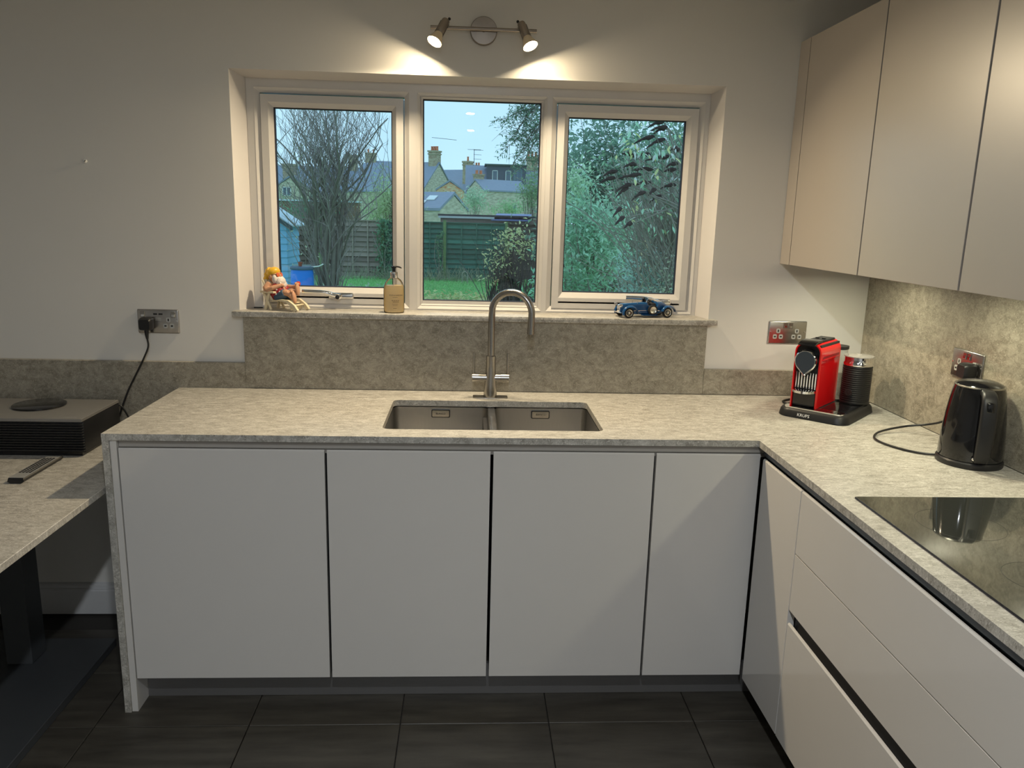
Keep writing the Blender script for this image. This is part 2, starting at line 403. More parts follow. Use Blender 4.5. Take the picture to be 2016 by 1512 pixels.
b = B(); carcass(b, .022, .57, -.35, -.001, ZB, .852); b.done('carcass', CARC, t2, smooth=0)
B().box(0, .02, -.35, -.001, ZB, .856).done('door', DOORW, t2, smooth=0)
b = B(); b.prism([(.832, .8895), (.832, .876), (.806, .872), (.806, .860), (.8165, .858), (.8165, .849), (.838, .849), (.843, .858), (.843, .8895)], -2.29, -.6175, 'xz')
tag(b.done('finger_channel', M('channel_blue_reflection', (.11, .135, .165), .3, spec=.8), smooth=40), 'dark recessed finger channel above the drawer fronts', 'channel')  # grey metal channel, its dark blue reflection put into the base colour
tag(B().box(.905, .92, -2.29, -.5605, .001, .112).done('plinth', PLINTH, smooth=0), 'dark plinth under the right run of drawers', 'plinth')

# ================================================================== WALL CABINETS
XU, UZ0, UZ1 = 1.05, 1.4115, 2.183
tag(B().box(XU, XU+.02, -.0835, -.0015, UZ0, UZ1).done('filler_panel', TAUPE, smooth=0), 'narrow taupe filler strip between the wall cabinets and window wall', 'panel')
for y0, y1, lab in ((-.592, -.0870, 'taupe wall cabinet nearest the window wall'), (-1.0855, -.5980, 'middle taupe wall cabinet above the kettle'), (-1.585, -1.0925, 'taupe wall cabinet cut off by the right edge of photo')):
    t = thing('wall_cabinet', lab, 'cabinet', (XU, (y0+y1)/2, UZ0), group='taupe wall cabinets')
    h = (y1-y0)/2
    b = B(); H = UZ1-UZ0
    hc = h+.0028; b.box(.022, .369, -hc, -hc+.016, .0, H); b.box(.022, .369, hc-.016, hc, 0, H); b.box(.022, .369, -hc+.016, hc-.016, 0.012, .028); b.box(.022, .369, -hc+.016, hc-.016, H-.016, H); b.box(.35, .369, -hc+.016, hc-.016, .028, H-.016)
    b.done('carcass', CARC, t, smooth=0)
    d_ = B().box(0, .02, -h, h, 0, H, .0008, 1).done('door', TAUPE, t, smooth=0)
    B().box(.0012, .0195, h, h+.0008, .001, H-.001).done('gap_shade_strip', BLACKM, d_, smooth=0)  # black strip added on the door edge as the shade of the gap
# recessed puck lights under the wall cabinets
PUCKE = emit('puck_glow', (1, .93, .72), 14)
for y, lab in ((-.34, 'under-cabinet puck light above the coffee machine'), (-.84, 'under-cabinet puck light above the kettle'), (-1.34, 'under-cabinet puck light at the near end')):
    t = thing('puck_light', lab, 'light', (1.19, y, UZ0+.0115), group='under-cabinet puck lights')
    B().lathe([(.026, 0), (.034, 0), (.034, -.006), (.026, -.0065)], cap=False).done('trim_ring', STEEL, t)
    B().lathe([(0, -.003), (.026, -.003), (.026, -.001), (0, -.001)], seg=24).done('diffuser', PUCKE, t)
    lamp('puck_lamp', 'AREA', (0, 0, -.008), (0, 0, -1), PUCK_POWER, (1, .95, .68), .05, 165, t)

# ================================================================== CEILING DOWNLIGHTS
DLE = emit('downlight_glow', (1, .97, .93), 70)
for y, lab in ((-2.7, 'round ceiling downlight above the camera'), (-4.1, 'middle round ceiling downlight'), (-5.5, 'round ceiling downlight farthest from the window')):
    t = thing('ceiling_downlight', lab, 'light', (-.12, y, CZ), group='ceiling downlights')
    B().lathe([(.034, 0), (.043, 0), (.043, -.004), (.034, -.006)], cap=False).done('trim_ring', WHITEP, t)
    B().lathe([(0, -.010), (.026, -.0095), (.034, -.006), (.034, -.001), (0, -.001)], seg=24).done('diffuser', DLE, t)
    lamp('downlight_lamp', 'AREA', (0, 0, -.0125), (0, 0, -1), DOWN_POWER, (.88, .94, 1), .07, 175, t)

# ================================================================== SINK
sk = thing('sink', 'stainless steel undermount double bowl sink', 'sink', (0, 0, .8895))
def bowl(x0, x1, y0, y1):
    b = B(); R = []
    for i, z, r in ((0, -.004, .022), (.002, -.13, .022), (.006, -.150, .022), (.016, -.160, .03)):
        R.append([(x, y, z) for x, y in rrect(x0+i, x1-i, y0+i, y1-i, r)])
    b.loft(R, False, True)
    o = b.done('bowl', SINKM, sk, smooth=50)
    cx, cy = (x0+x1)/2, (y0+y1)/2
    B().lathe([(0, -.1585), (.03, -.1585), (.042, -.1595), (.045, -.1615)], c=(cx, cy, 0), cap=False).done('drain', CHROME, o)
    # overflow plate
    px = cx + .0
    f = B(); f.prism(rrect(px-.033, px+.033, -.0405, -.0115, .004, 3), y1-.0065, y1-.0008, 'xz'); f = f.done('overflow_surround', BLACK, o)
    g = B(); g.prism(rrect(px-.030, px+.030, -.0375, -.0145, .003, 3), y1-.0075, y1-.0055, 'xz'); g.done('overflow_plate', STEEL, o)
    text('lettering', 'BLANCO', .0085, BLACK, o, (px, y1-.0077, -.026), (PI/2, 0, 0))
bowl(SX0-.001, -.0335, SY0-.001, SY1+.001); bowl(-.0095, SX1+.001, SY0-.001, SY1+.001)
b = B(); b.box(-.0345, -.0085, SY0, SY1, -.012, -.003, .003); b.done('divider', STEEL, sk)
b = slab(rrect(SX0-.02, SX1+.02, SY0-.02, SY1+.02, .03), [rrect(SX0-.0012, SX1+.0012, SY0-.0012, SY1+.0012, .022)], -.0015, -.0002); b.done('flange', SINKM, sk, smooth=0)

# ================================================================== TAP
tp = thing('kitchen_tap', 'brushed steel swan-neck mixer tap with two lever handles', 'tap', (-.024, -.115, .91))
b = B(); b.prism(rrect(-.063, .063, -.022, .022, .006, 3), 0, .0035, 'xy'); b.done('deck_plate', STEEL, tp)
B().lathe([(.0245, .0035), (.0245, .01), (.022, .05), (.019, .09), (.0175, .135), (.0185, .145), (.0185, .153), (.012, .156)], seg=28).done('body', STEEL, tp)
pts = [Vector((0, 0, .15)), Vector((0, 0, .23)), Vector((0, 0, .30))]
dirv = Vector((.93, -.36, 0)); Rr = .0745
for i in range(1, 17):
    a = PI*i/16*1.04; pts.append(Vector((0, 0, .312)) + dirv*(Rr-Rr*math.cos(a)) + Vector((0, 0, Rr*math.sin(a))))
d = (pts[-1]-pts[-2]).normalized(); pts += [pts[-1]+d*.03, pts[-1]+d*.058]
sp = B().tube(pts, .0122, 20).done('spout', STEEL, tp, smooth=60)
e = pts[-1]; B().tube([e-d*.012, e+d*.002], .0128, 20).done('aerator', STEEL, sp, smooth=50)
for s, l in ((-1, 'hot'), (1, 'cold')):
    h = B().tube([(s*.008, 0, .073), (s*.036, 0, .073)], .0148, 20).done('side_arm', STEEL, tp, smooth=50)
    k = B().tube([(s*.0365, 0, .073), (s*.0665, 0, .073)], .0155, 20).done('handle', STEEL, tp, smooth=50)
    B().tube([(s*.061, 0, .080), (s*.061, 0, .163)], .0046, 12).done('lever', STEEL, k, smooth=50)

# ================================================================== WALL SPOTLIGHT
wl = thing('wall_spotlight', 'satin nickel two-lamp spotlight bar fixed above the window', 'light', (-.069, 0, 2.176))
B().lathe([(0, .0), (.045, 0), (.0465, .004), (.0465, .016), (.044, .020), (0, .022)], mat=basis((0, -1, 0)).to_4x4(), seg=48).done('wall_plate', NICKEL, wl)
B().tube([(0, -.018, 0), (0, -.028, .002)], .007, 14).done('stem', NICKEL, wl)
B().tube([(-.181, -.030, .002), (.181, -.030, .002)], .0062, 14).done('bar', NICKEL, wl)
BULBE = emit('bulb_glow', (1, .86, .62), 60)
for x, a, lab in ((-.129, (-.40, -.40, -.82), 'l'), (.127, (.34, -.40, -.85), 'r')):
    a = Vector(a).normalized(); p0 = Vector((x, -.043, .020)); R4 = basis(a).to_4x4()
    hd = B().lathe([(0, -.004), (.012, -.004), (.0138, 0), (.0138, .050), (.0125, .052)], c=p0, mat=R4, seg=24).done('lamp_head', NICKEL, wl)
    B().tube([p0+Vector((0, .004, -.012)), (x, -.030, .002)], .005, 10).done('swivel', NICKEL, wl)
    B().ell(p0+Vector((-.012 if x > 0 else .012, .004, .008)), (.005, .005, .005), 12, 8).done('knob', BLACK, hd)
    side = a.cross(Vector((0, -1, 0))).normalized()
    for s in (-1, 1): B().tube([p0+side*s*.0150+a*.006, p0+side*s*.0150+a*.064], .0012, 6).done('clip', STEEL, hd)
    bl = B().lathe([(.010, .050), (.014, .056), (.022, .076), (.0255, .086), (.0255, .090)], c=p0, mat=R4, seg=28, cap=False).done('bulb', M('bulb_glass_body', (.75, .62, .42), .3), hd)
    B().lathe([(0, .0895), (.0235, .0895), (.0235, .0905), (0, .0905)], c=p0, mat=R4, seg=28).done('bulb_face', BULBE, bl)
    lamp('spot_lamp', 'AREA', p0+a*.0925, a, SPOT_POWER, (1, .80, .51), .046, 180, wl); lamp('beam_lamp', 'AREA', p0+a*.0925, a, BEAM_POWER, (1, .82, .55), .046, 122, wl)

# ================================================================== SOCKETS
PLATE = M('brushed_socket_plate', (.52, .50, .48), .26, metal=1, var=.06, scale=40, stretch=(.4, 8, 8))
def socket(label, loc, rz, kind, plugged=None):
    t = thing('wall_socket', label, 'socket', loc, rz, 'double wall sockets')
    b = B(); b.box(-.0735, .0735, -.0065, 0, -.0435, .0435, .004, 3); b.done('face_plate', PLATE, t)
    for cx in (-.036, .036):
        for dx, dz, w, h in ((0, .006, .0048, .009), (-.0115, -.016, .0075, .0052), (.0115, -.016, .0075, .0052)):
            i = B(); i.prism(rrect(cx+dx-.0075, cx+dx+.0075, dz-.0085, dz+.0085, .004, 3), -.0072, -.006, 'xz'); i = i.done('pin_insert', GREYP, t)
            B().box(cx+dx-w/2, cx+dx+w/2, -.0076, -.0068, dz-h/2, dz+h/2).done('pin_slot', BLACK, i, smooth=0)
    sw = [(-.010, .026), (.010, .026)] if kind == 'mid' else [(-.054, .025), (.054, .025)]
    for cx, cz in sw:
        s = B(); s.box(cx-.0085, cx+.0085, -.0085, -.006, cz-.0105, cz+.0105, .001, 1); s = s.done('switch', STEEL, t)
        B().box(cx-.006, cx+.006, -.0105, -.008, cz-.008, cz+.001, .001, 1).done('rocker', CHROME, s)
    if kind != 'mid':
        for cx in (-.0095, .0095): B().box(cx-.007, cx+.007, -.0072, -.006, .024, .0295).done('usb_port', BLACK, t, smooth=0)
        for k in range(3): B().box(-.01, .01, -.0069, -.0062, .004+k*.004, .005+k*.004).done('printed_line', GREYP, t, smooth=0)
    for cx in (-.0665, .0665):
        B().lathe([(0, .0), (.0032, 0), (.0032, .0012), (0, .0018)], c=(cx, -.0063, .002), mat=basis((0, -1, 0)).to_4x4(), seg=14).done('screw', CHROME, t)
    return t
socket('grey double socket with two usb ports on the left wall', (-1.231, -.0003, 1.151), 0, 'usb')
socket('brushed steel double socket beside the red coffee machine', (1.103, -.0003, 1.153), 0, 'mid')
socket('brushed steel double socket on the stone splashback behind the kettle', (1.3997, -.649, 1.154), -PI/2, 'mid')
def plug(label, loc, rz):
    t = thing('mains_plug', label, 'plug', loc, rz)
    b = B(); R = []
    for y, s, zt in ((0, .86, 0), (-.008, 1, 0), (-.022, 1, 0), (-.034, .92, -.001), (-.039, .78, -.002)):
        R.append([(x*s, y, z*s+zt) for x, z in rrect(-.0235, .0235, -.024, .022, .010)])
    b.loft(R); b.done('plug_body', BLACK, t)
    B().tube([(0, -.020, -.024), (0, -.020, -.040), (.001, -.020, -.056)], [.008, .0065, .0042], 12).done('cord_grip', BLACK, t)
    return t
p1 = plug('black three-pin plug in the left usb socket', (-1.267, -.0075, 1.145), 0)
cord = B().tube(smoothpath([(-1.266, -.0275, 1.09), (-1.265, -.028, 1.06), (-1.285, -.028, 1.015), (-1.318, -.030, .952), (-1.345, -.032, .90), (-1.368, -.034, .845), (-1.385, -.036, .80), (-1.41, -.037, .765), (-1.45, -.037, .746), (-1.55, -.037, .745)]), .0032, 10).done('power_cord', BLACK)
tag(cord, 'black cord hanging from the left plug behind the speaker', 'cord')
c2 = B().tube(smoothpath([(-1.39, -.045, .835), (-1.372, -.042, .842), (-1.352, -.035, .80), (-1.34, -.034, .76), (-1.335, -.05, .745), (-1.33, -.12, .744)]), .0030, 10).done('power_cord', BLACK)
tag(c2, 'short black lead curving down from the rear corner of the speaker', 'cord')
p2 = plug('black plug in the splashback socket behind the kettle', (1.392, -.685, 1.145), -PI/2)
# picture hook and filler mark on the left wall
hk = thing('wall_hook', 'tiny pale screw hook left in the bare left wall', 'hook', (-1.443, 0, 1.706))
B().lathe([(0, 0), (.006, 0), (.006, .008), (.004, .010), (0, .010)], mat=basis((0, -1, 0)).to_4x4(), seg=16).done('wall_plug', WHITEP, hk)
B().tube([(0, -.008, 0), (.004, -.018, -.001), (.009, -.020, .003)], .0022, 8).done('hook_wire', CHROME, hk)

# ================================================================== HOB
hb = thing('induction_hob', 'black glass induction hob let into the right worktop', 'hob', (1.10, -1.42, .91))
HOBG = M('hob_glass', (.035, .038, .034), .03, spec=.9, coat=1, var=.04, scale=4)
b = B(); b.prism(rrect(-.264, .262, -.46, .281, .003, 2), .0002, .0045, 'xy'); b.done('glass_top', HOBG, hb, smooth=0)
b = B(); b.prism(rrect(-.2655, .2635, -.4615, .2825, .003, 2), .0001, .0030, 'xy'); b.done('edge_trim', M('hob_edge', (.02, .02, .03), .25, metal=.6), hb, smooth=0)
RINGM = M('hob_marking', (.06, .062, .058), .1)
for cx, cy, r in ((-.11, .11, .09), (.13, .12, .075), (-.11, -.16, .075), (.13, -.16, .105)):
    B().lathe([(r, .0047), (r+.0012, .0047), (r+.0012, .0044), (r, .0044)], c=(cx, cy, 0), seg=40, cap=False).done('zone_ring', RINGM, hb, smooth=0)

# ================================================================== COFFEE MACHINE
cm = thing('coffee_machine', 'red pod coffee machine with black base tray', 'coffee machine', (1.154, -.283, .91), math.radians(-44))
b = B(); R = []
for z, i in ((0, .004), (.003, 0), (.022, .004), (.030, .010), (.032, .014)):
    R.append([(x, y, z) for x, y in rrect(-.1195+i, .1195-i, -.158+i, .158-i, .042-i*.6, 7)])
b.loft(R); base = b.done('base_tray', BLACK, cm)
text('lettering', 'KRUPS', .0145, M('badge_print', (.75, .75, .75), .4), base, (-.022, -.1570, .0125), (math.radians(80), 0, 0))
b = B(); b.prism(rrect(-.098, .100, -.146, -.10, .018, 4), .030, .0345, 'xy'); gt = b.done('cup_grid', CHROME, base)
for k in range(9):
    for j in range(2): B().box(-.02+k*.0125, -.0105+k*.0125, -.140+j*.018, -.127+j*.018, .0335, .0349).done('grid_slot', BLACKG, gt, smooth=0)
B().box(.012, .104, -.098, .135, .031, .0345, .002, 2).done('side_plate', BLACKG, base)
# red shell: inverted U extruded front to back
X0, X1, Yf, Yb, Hh = -.0865, .0035, -.120, .070, .256
def arch(x0, x1, z0, z1, r, n=8):
    pts = [(x0, z0)]
    for i in range(n+1):
        a = PI - PI/2*i/n; pts.append((x0+r+r*math.cos(a), z1-r+r*math.sin(a)))
    for i in range(n+1):
        a = PI/2 - PI/2*i/n; pts.append((x1-r+r*math.cos(a), z1-r+r*math.sin(a)))
    pts.append((x1, z0)); return pts
ao = arch(X0, X1, .034, Hh, .034); ai = arch(X0+.0055, X1-.0055, .034, Hh-.0055, .029)
b = B(); R = []
for y, k in ((Yf+.010, 0), (Yf+.002, 0), (Yf, .3), (Yf, .9), (Yf+.003, 1), (Yf+.03, 1)):
    R.append([(xo*(1-k)+xi*k, y, zo*(1-k)+zi*k) for (xo, zo), (xi, zi) in zip(ao, ai)])
def slope(p): return (p[0], p[1], p[2] - max(0, (p[1]-Yf))*0.0)
back = [(xo, Yb, zo) for xo, zo in ao]; back2 = [(xo, Yb+.004, zo-.003 if zo > .05 else zo) for xo, zo in ai]
b.loft([R[-1], R[-2], R[-3], R[-4], R[-5], R[-6], back, back2], False, True, closed=False)
shell = b.done('red_shell', RED, cm, smooth=40)
# pocket groove on the right flank, its shade painted as a darker red strip
b = B(); R = []
for x, s in ((X1+.0004, 1.0), (X1+.0028, .92)):
    R.append([(x, y, z) for y, z in rrect(-.104, .060, .1985, .2015, .0014, 3)])
b.loft(R); b.done('flank_ridge', RED, shell)
b = B(); b.prism(rrect(-.098, .056, .2015, .211, .004, 4), X1-.001, X1+.0006, 'yz'); b.done('flank_groove', M('groove_shade_red', (.22, .004, .005), .3), shell)
B().box(X0+.006, X1-.006, Yf+.012, Yb-.001, .034, Hh-.007).done('core', BLACK, cm, smooth=0)
# black top strip with lever
b = B(); b.box(-.0675, -.0155, Yf+.016, .058, Hh-.004, Hh+.0045, .003, 2); top = b.done('top_cover', BLACK, cm)
b = B(); b.loft([[(x, y, z) for x, z in ((-.070, h0), (-.013, h0), (-.013, h0+th), (-.070, h0+th))] for y, h0, th in ((Yf+.05, Hh+.002, .005), (Yf+.015, Hh+.001, .006), (Yf-.008, Hh-.004, .006), (Yf-.022, Hh-.007, .003))]); b.done('lever', BLACKG, top)
B().box(-.058, -.046, -.02, -.008, Hh+.004, Hh+.008, .0015, 2).done('button', BLACKG, top)
B().box(-.036, -.024, -.02, -.008, Hh+.004, Hh+.008, .0015, 2).done('button', BLACKG, top)
# brew head: teardrop chrome bezel
cx, cz = -.0415, .196
def tear(r, y, n=28):
    pts = []
    for i in range(n):
        a = 2*PI*i/n; rr = r
        d = abs(((a - 1.5*PI) + PI) % (2*PI) - PI)
        if d < PI/4: rr = r/ math.cos(PI/4 - d) if True else r
        pts.append((cx+rr*math.cos(a), y, cz+rr*math.sin(a)))
    return pts
hd = B().loft([tear(.037, Yf+.015), tear(.037, Yf-.016), tear(.034, Yf-.019), tear(.0325, Yf-.019)], True, True).done('head_ring', CHROME, cm, smooth=30)
B().loft([tear(.0323, Yf-.0185), tear(.0323, Yf-.0202)], True, True).done('head_face', M('blue_grey_gloss', (.035, .045, .06), .15), hd, smooth=0)
B().loft([tear(.0395, Yf+.014), tear(.0395, Yf-.004)], True, True).done('head_collar', BLACKG, cm, smooth=30)
for k in range(8):
    x = -.0745+k*.0094
    B().tube([(x, Yf+.008, .098), (x, Yf+.008, .153)], .0026, 8).done('grille_bar', CHROME, cm)
B().box(-.079, -.004, Yf+.0095, Yf+.0115, .094, .157).done('grille_back', BLACKG, cm, smooth=0)
b = B()
R = []
for z, i in ((.0845, .006), (.0865, 0), (.0945, 0), (.0955, .003)):
    R.append([(-.0415+(.0385-i)*math.cos(a)*1.0, Yf+.004-(.042-i)*max(0, math.sin(a))+.0 if math.sin(a) > 0 else Yf+.010, z) for a in [2*PI*k/32 for k in range(32)]])
b.loft(R); b.done('drip_tray', CHROME, cm, smooth=40)
B().box(-.079, -.004, Yf+.004, Yf+.0125, .036, .083, .001, 1).done('capsule_drawer', BLACKG, cm)
# water tank
CLEAR = M('clear_tank_plastic', (.80, .82, .80), .08, var=.02, trans=.85, ior=1.2)
b = B(); R = []
for z, g in ((.036, .0), (.215, .004)):
    R.append([(x, y, z) for x, y in rrect(-.080-g, .010+g, .076, .140+g, .028, 6)])
b.loft(R); tk = b.done('water_tank', CLEAR, cm)
b = B(); b.prism(rrect(-.086, .016, .074, .147, .03, 6), .2152, .226, 'xy'); b.done('tank_lid', BLACK, tk)
b = B(); b.prism(rrect(-.084, .014, .074, .145, .03, 6), .031, .0358, 'xy'); b.done('tank_foot', STEEL, tk)
B().tube(smoothpath([(-.10, .13, .02), (-.135, .14, .006), (-.165, .11, .004), (-.175, .05, .004), (-.15, .02, .004), (-.118, .06, .008)]), .0035, 10).done('mains_lead', BLACK, cm)
# milk frother jug
fr = thing('milk_frother', 'black ribbed milk frother jug with chrome collar on the tray', 'milk frother', (1.258, -.267, .9452))
prof = [(0, 0), (.047, 0), (.049, .003)]
for k in range(17):
    z = .008+k*.0072; prof += [(.0492, z), (.0477, z+.002), (.0477, z+.0036), (.0492, z+.0056)]
prof += [(.0485, .133), (.046, .134), (0, .134)]
fb = B().lathe(prof, seg=40).done('jug_body', BLACK, fr, smooth=30)
B().lathe([(.046, .134), (.0485, .135), (.050, .141), (.0485, .146), (.047, .149), (.047, .165), (.046, .166)], seg=40, cap=False).done('chrome_collar', CHROME, fr)
B().lathe([(0, .165), (.0490, .165), (.0500, .167), (.0490, .1695), (.03, .171), (.01, .1715), (.008, .174), (0, .174)], seg=40).done('lid', M('clear_lid', (.62, .60, .57), .12, var=.02, trans=.6), fr)
dv = Vector((-.78, -.62, 0)).normalized()
bt = B(); bt.lathe([(.0, 0), (.0135, 0), (.0135, .003), (.009, .0035), (.0085, .0025), (.004, .0025), (.004, .004), (0, .004)], c=dv*.0478+Vector((0, 0, .042)), mat=basis(dv).to_4x4(), seg=28); bt.done('power_button', M('button_black', (.02, .02, .02), .3), fr)

# ================================================================== KETTLE
kt = thing('kettle', 'glossy black jug kettle with silver lid rim', 'kettle', (1.312, -.842, .91), math.radians(-107))
B().lathe([(0, 0), (.083, 0), (.085, .003), (.085, .014), (.082, .018), (0, .018)], seg=48).done('power_base', BLACK, kt)
kb = B().lathe([(0, .019), (.080, .019), (.0815, .024), (.081, .05), (.0785, .10), (.0745, .145), (.0695, .185), (.065, .212), (.0625, .222)], seg=48).done('body', BLACKG, kt, smooth=50)
B().lathe([(.060, .222), (.0635, .221), (.0640, .2235), (.0625, .2255), (.059, .2255)], seg=48, cap=False).done('lid_rim', STEEL, kt)
B().lathe([(.0605, .2245), (.055, .230), (.042, .2355), (.025, .239), (0, .2405)], seg=48, cap=False).done('lid', BLACKG, kt, smooth=60)
# handle: +x local points at the handle
hp = [(.058, 0, .214), (.078, 0, .212), (.0935, 0, .196), (.100, 0, .160), (.1015, 0, .115), (.0985, 0, .07), (.092, 0, .036), (.078, 0, .028)]
hp = smoothpath(hp, 5); b = B(); R = []
for i, p in enumerate(hp):
    d = (hp[min(i+1, len(hp)-1)]-hp[max(i-1, 0)]).normalized(); nrm = Vector((0, 1, 0)).cross(d); t = i/(len(hp)-1)
    wd = .0165 + .004*math.sin(PI*t); th = .009
    R.append([p + Vector((0, u, 0))*1 + nrm*v for u, v in rrect(-wd, wd, -th, th, .007, 3)])
b.loft(R); hn = b.done('handle', BLACK, kt, smooth=50)
b = B(); b.box(.098, .1095, -.010, .010, .168, .196, .004, 3); b.done('switch', BLACKG, hn)
b = B(); b.ell((.086, -.010, .033), (.010, .012, .0075)); b.done('indicator_badge', CHROME, kb)
B().loft([[(x, y*s, z) for y, z in ((-.016, z0-.02), (.016, z0-.02), (.012, z0), (-.012, z0))] for x, s, z0, z in ((-.06, 1.3, .22, .19),)], True, False) if False else None
b = B(); b.loft([[(-.055, -.022, .18), (-.055, .022, .18), (-.055, .024, .2225), (-.055, -.024, .2225)], [(-.075, -.012, .20), (-.075, .012, .20), (-.080, .014, .2225), (-.080, -.014, .2225)]]); b.done('spout', BLACKG, kt, smooth=20)
kc = B().tube(smoothpath([(1.252, -.790, .9155), (1.225, -.778, .9145), (1.191, -.75, .914), (1.165, -.705, .914), (1.152, -.655, .914), (1.160, -.607, .914), (1.195, -.562, .917), (1.25, -.535, .922), (1.31, -.53, .931), (1.355, -.56, .945), (1.375, -.61, .97), (1.376, -.665, 1.02), (1.372, -.684, 1.07), (1.372, -.685, 1.09)]), .0034, 10).done('power_cord', BLACK)
tag(kc, 'black kettle cord looped on the worktop up to the splashback socket', 'cord')

# ================================================================== SOAP BOTTLE
sb = thing('soap_bottle', 'clear pump bottle of amber hand soap on the window sill', 'soap bottle', (-.383, .020, 1.197), math.radians(8))
SOAP = M('amber_soap', (1, .84, .55), .3, var=.03, scale=10)
_t = SOAP.node_tree; _tl = N(_t, 'ShaderNodeBsdfTranslucent'); _tl.inputs['Color'].default_value = (1, .86, .56, 1); _ms = N(_t, 'ShaderNodeMixShader'); _ms.inputs[0].default_value = .5
_t.links.new(_t.nodes['Principled BSDF'].outputs[0], _ms.inputs[1]); _t.links.new(_tl.outputs[0], _ms.inputs[2]); _t.links.new(_ms.outputs[0], _t.nodes['Material Output'].inputs['Surface'])
BOTT = pane_mat('clear_bottle', (1, 1, 1), 1.25)
body = [(0, 0), (.034, 0), (.0372, .004), (.0378, .012), (.0378, .085), (.0365, .098), (.032, .111), (.025, .121), (.017, .1275), (.0135, .130)]
B().lathe(body, seg=40, sy=.82).done('bottle', BOTT, sb, smooth=50)
B().lathe([(0, .003), (.033, .003), (.0355, .007), (.036, .014), (.036, .085), (.035, .096), (.0335, .101), (0, .101)], seg=40, sy=.81).done('soap', SOAP, sb, smooth=50)
B().lathe([(.0138, .128), (.0142, .129), (.0142, .149), (.0125, .1505), (0, .151)], seg=28, cap=False).done('collar', CHROME, sb)
pm = B().lathe([(.0065, .150), (.0065, .162), (.0085, .163), (.0085, .169), (.006, .1705), (0, .171)], seg=20, cap=False).done('pump_head', BLACKG, sb)
B().tube(smoothpath([(-.010, 0, .1675), (.004, 0, .1685), (.016, 0, .168), (.024, 0, .1655), (.028, 0, .163)]), [.0028]*20+[.0018]*5, 8).done('nozzle', BLACKG, pm)
B().tube([(0, 0, .01), (0, 0, .13)], .002, 6).done('dip_tube', WHITEP, sb)
INK = M('brown_print', (.16, .09, .04), .5)
text('lettering', 'BAYLIS & HARDING', .0066, INK, sb, (.004, -.0315, .0665), (PI/2, 0, 0), .0001, wrap=.041)
for z, x0, x1, h in ((.0595, -.006, .012, .0009), (.0475, -.010, .018, .0016), (.0425, -.006, .016, .0016), (.0345, -.008, .014, .0008), (.030, -.006, .012, .0008), (.0185, -.004, .008, .0012)):
    n = 4; b = B()
    for k in range(n):
        xa = x0+(x1-x0)*k/n; xb = xa+(x1-x0)/n*.8; ya = -.0318*math.sqrt(1-(xa/.0385)**2)-.0001
        b.box(xa, xb, ya-.0004, ya, z-h/2, z+h/2)
    b.done('fine_print', INK, sb, smooth=0)
B().box(-.0383, -.0379, -.006, .008, .03, .085).done('back_label', M('white_label', (.75, .74, .72), .5), sb, smooth=0)
# ================================================================== GARDEN GNOME ORNAMENT
gn = thing('gnome_figurine', 'reclining gnome ornament with yellow hat in a cream deckchair', 'figurine', (-.790, .040, 1.1972), math.radians(-24))
SKIN = M('painted_skin', (.55, .29, .17), .45, var=.08); CREAM = M('cream_resin', (.72, .62, .42), .5); HATY = M('yellow_glaze', (.72, .42, .03), .35)
BEARD = M('white_beard', (.72, .66, .60), .6, bump=.6, scale=120, var=.12); VEST = M('red_vest', (.30, .01, .015), .45); JEAN = M('denim_blue', (.06, .11, .17), .6, var=.2, scale=120)
LENS = M('orange_lens', (.55, .12, .05), .12); DOT = M('white_dots', (.75, .65, .62), .5)
# deckchair
b = B()
for s in (-1, 1):
    b = B(); b.loft([[(x, s*.034-.0055, z), (x, s*.034+.0055, z), (x+.013, s*.034+.0055, z+.006), (x+.013, s*.034-.0055, z+.006)] for x, z in ((.075, 0), (.060, .018), (.035, .034), (.0, .036), (-.03, .030))]); b.done('front_leg', CREAM, gn, smooth=30)
    b = B(); b.tube([(-.055, s*.037, .0), (-.035, s*.037, .066)], .0058, 6); b.done('rear_leg', CREAM, gn)
    b = B(); b.tube([(-.028, s*.037, .0), (-.058, s*.037, .062)], .005, 6); b.done('brace', CREAM, gn)
    b = B(); b.box(-.066, -.006, s*.041-.010, s*.041+.010, .063, .070, .002, 2); b.done('armrest', CREAM, gn)
for k in range(6):
    x = -.026+k*.016; z = .033 - max(0, k-3)*.007
    B().box(x, x+.0125, -.036, .036, z, z+.0035, .001, 1).done('seat_slat', CREAM, gn)
for k in range(5):
    y = -.028+k*.014
    b = B(); b.tube([(-.030, y, .034), (-.068, y, .108)], .0055, 6); b.done('back_slat', CREAM, gn)
B().box(.052, .056, -.034, .034, .005, .018).done('front_rail', CREAM, gn, smooth=0)
# body: one continuous remeshed skin
b = B()
tilt = Matrix.Rotation(math.radians(-35), 3, 'Y')
b.ell((-.022, 0, .070), (.029, .033, .037), rot=tilt)
b.ell((-.037, 0, .122), (.024, .023, .024))
b.ell((-.014, 0, .124), (.007, .006, .006))
for s in (-1, 1):
    b.ell((-.037, s*.024, .120), (.005, .004, .008))
b.tube([(-.040, -.028, .098), (-.046, -.043, .080), (-.040, -.046, .072)], [.011, .011, .010], 12)
b.tube([(-.040, -.046, .072), (-.018, -.040, .082), (.002, -.020, .090)], [.010, .009, .008], 12)
b.ell((.006, -.016, .091), (.009, .008, .007))
b.tube([(-.040, .028, .098), (-.020, .046, .080)], [.011, .010], 12)
b.tube([(-.020, .046, .080), (.010, .044, .080), (.034, .036, .084)], [.010, .009, .008], 12)
b.ell((.038, .035, .086), (.008, .008, .009))
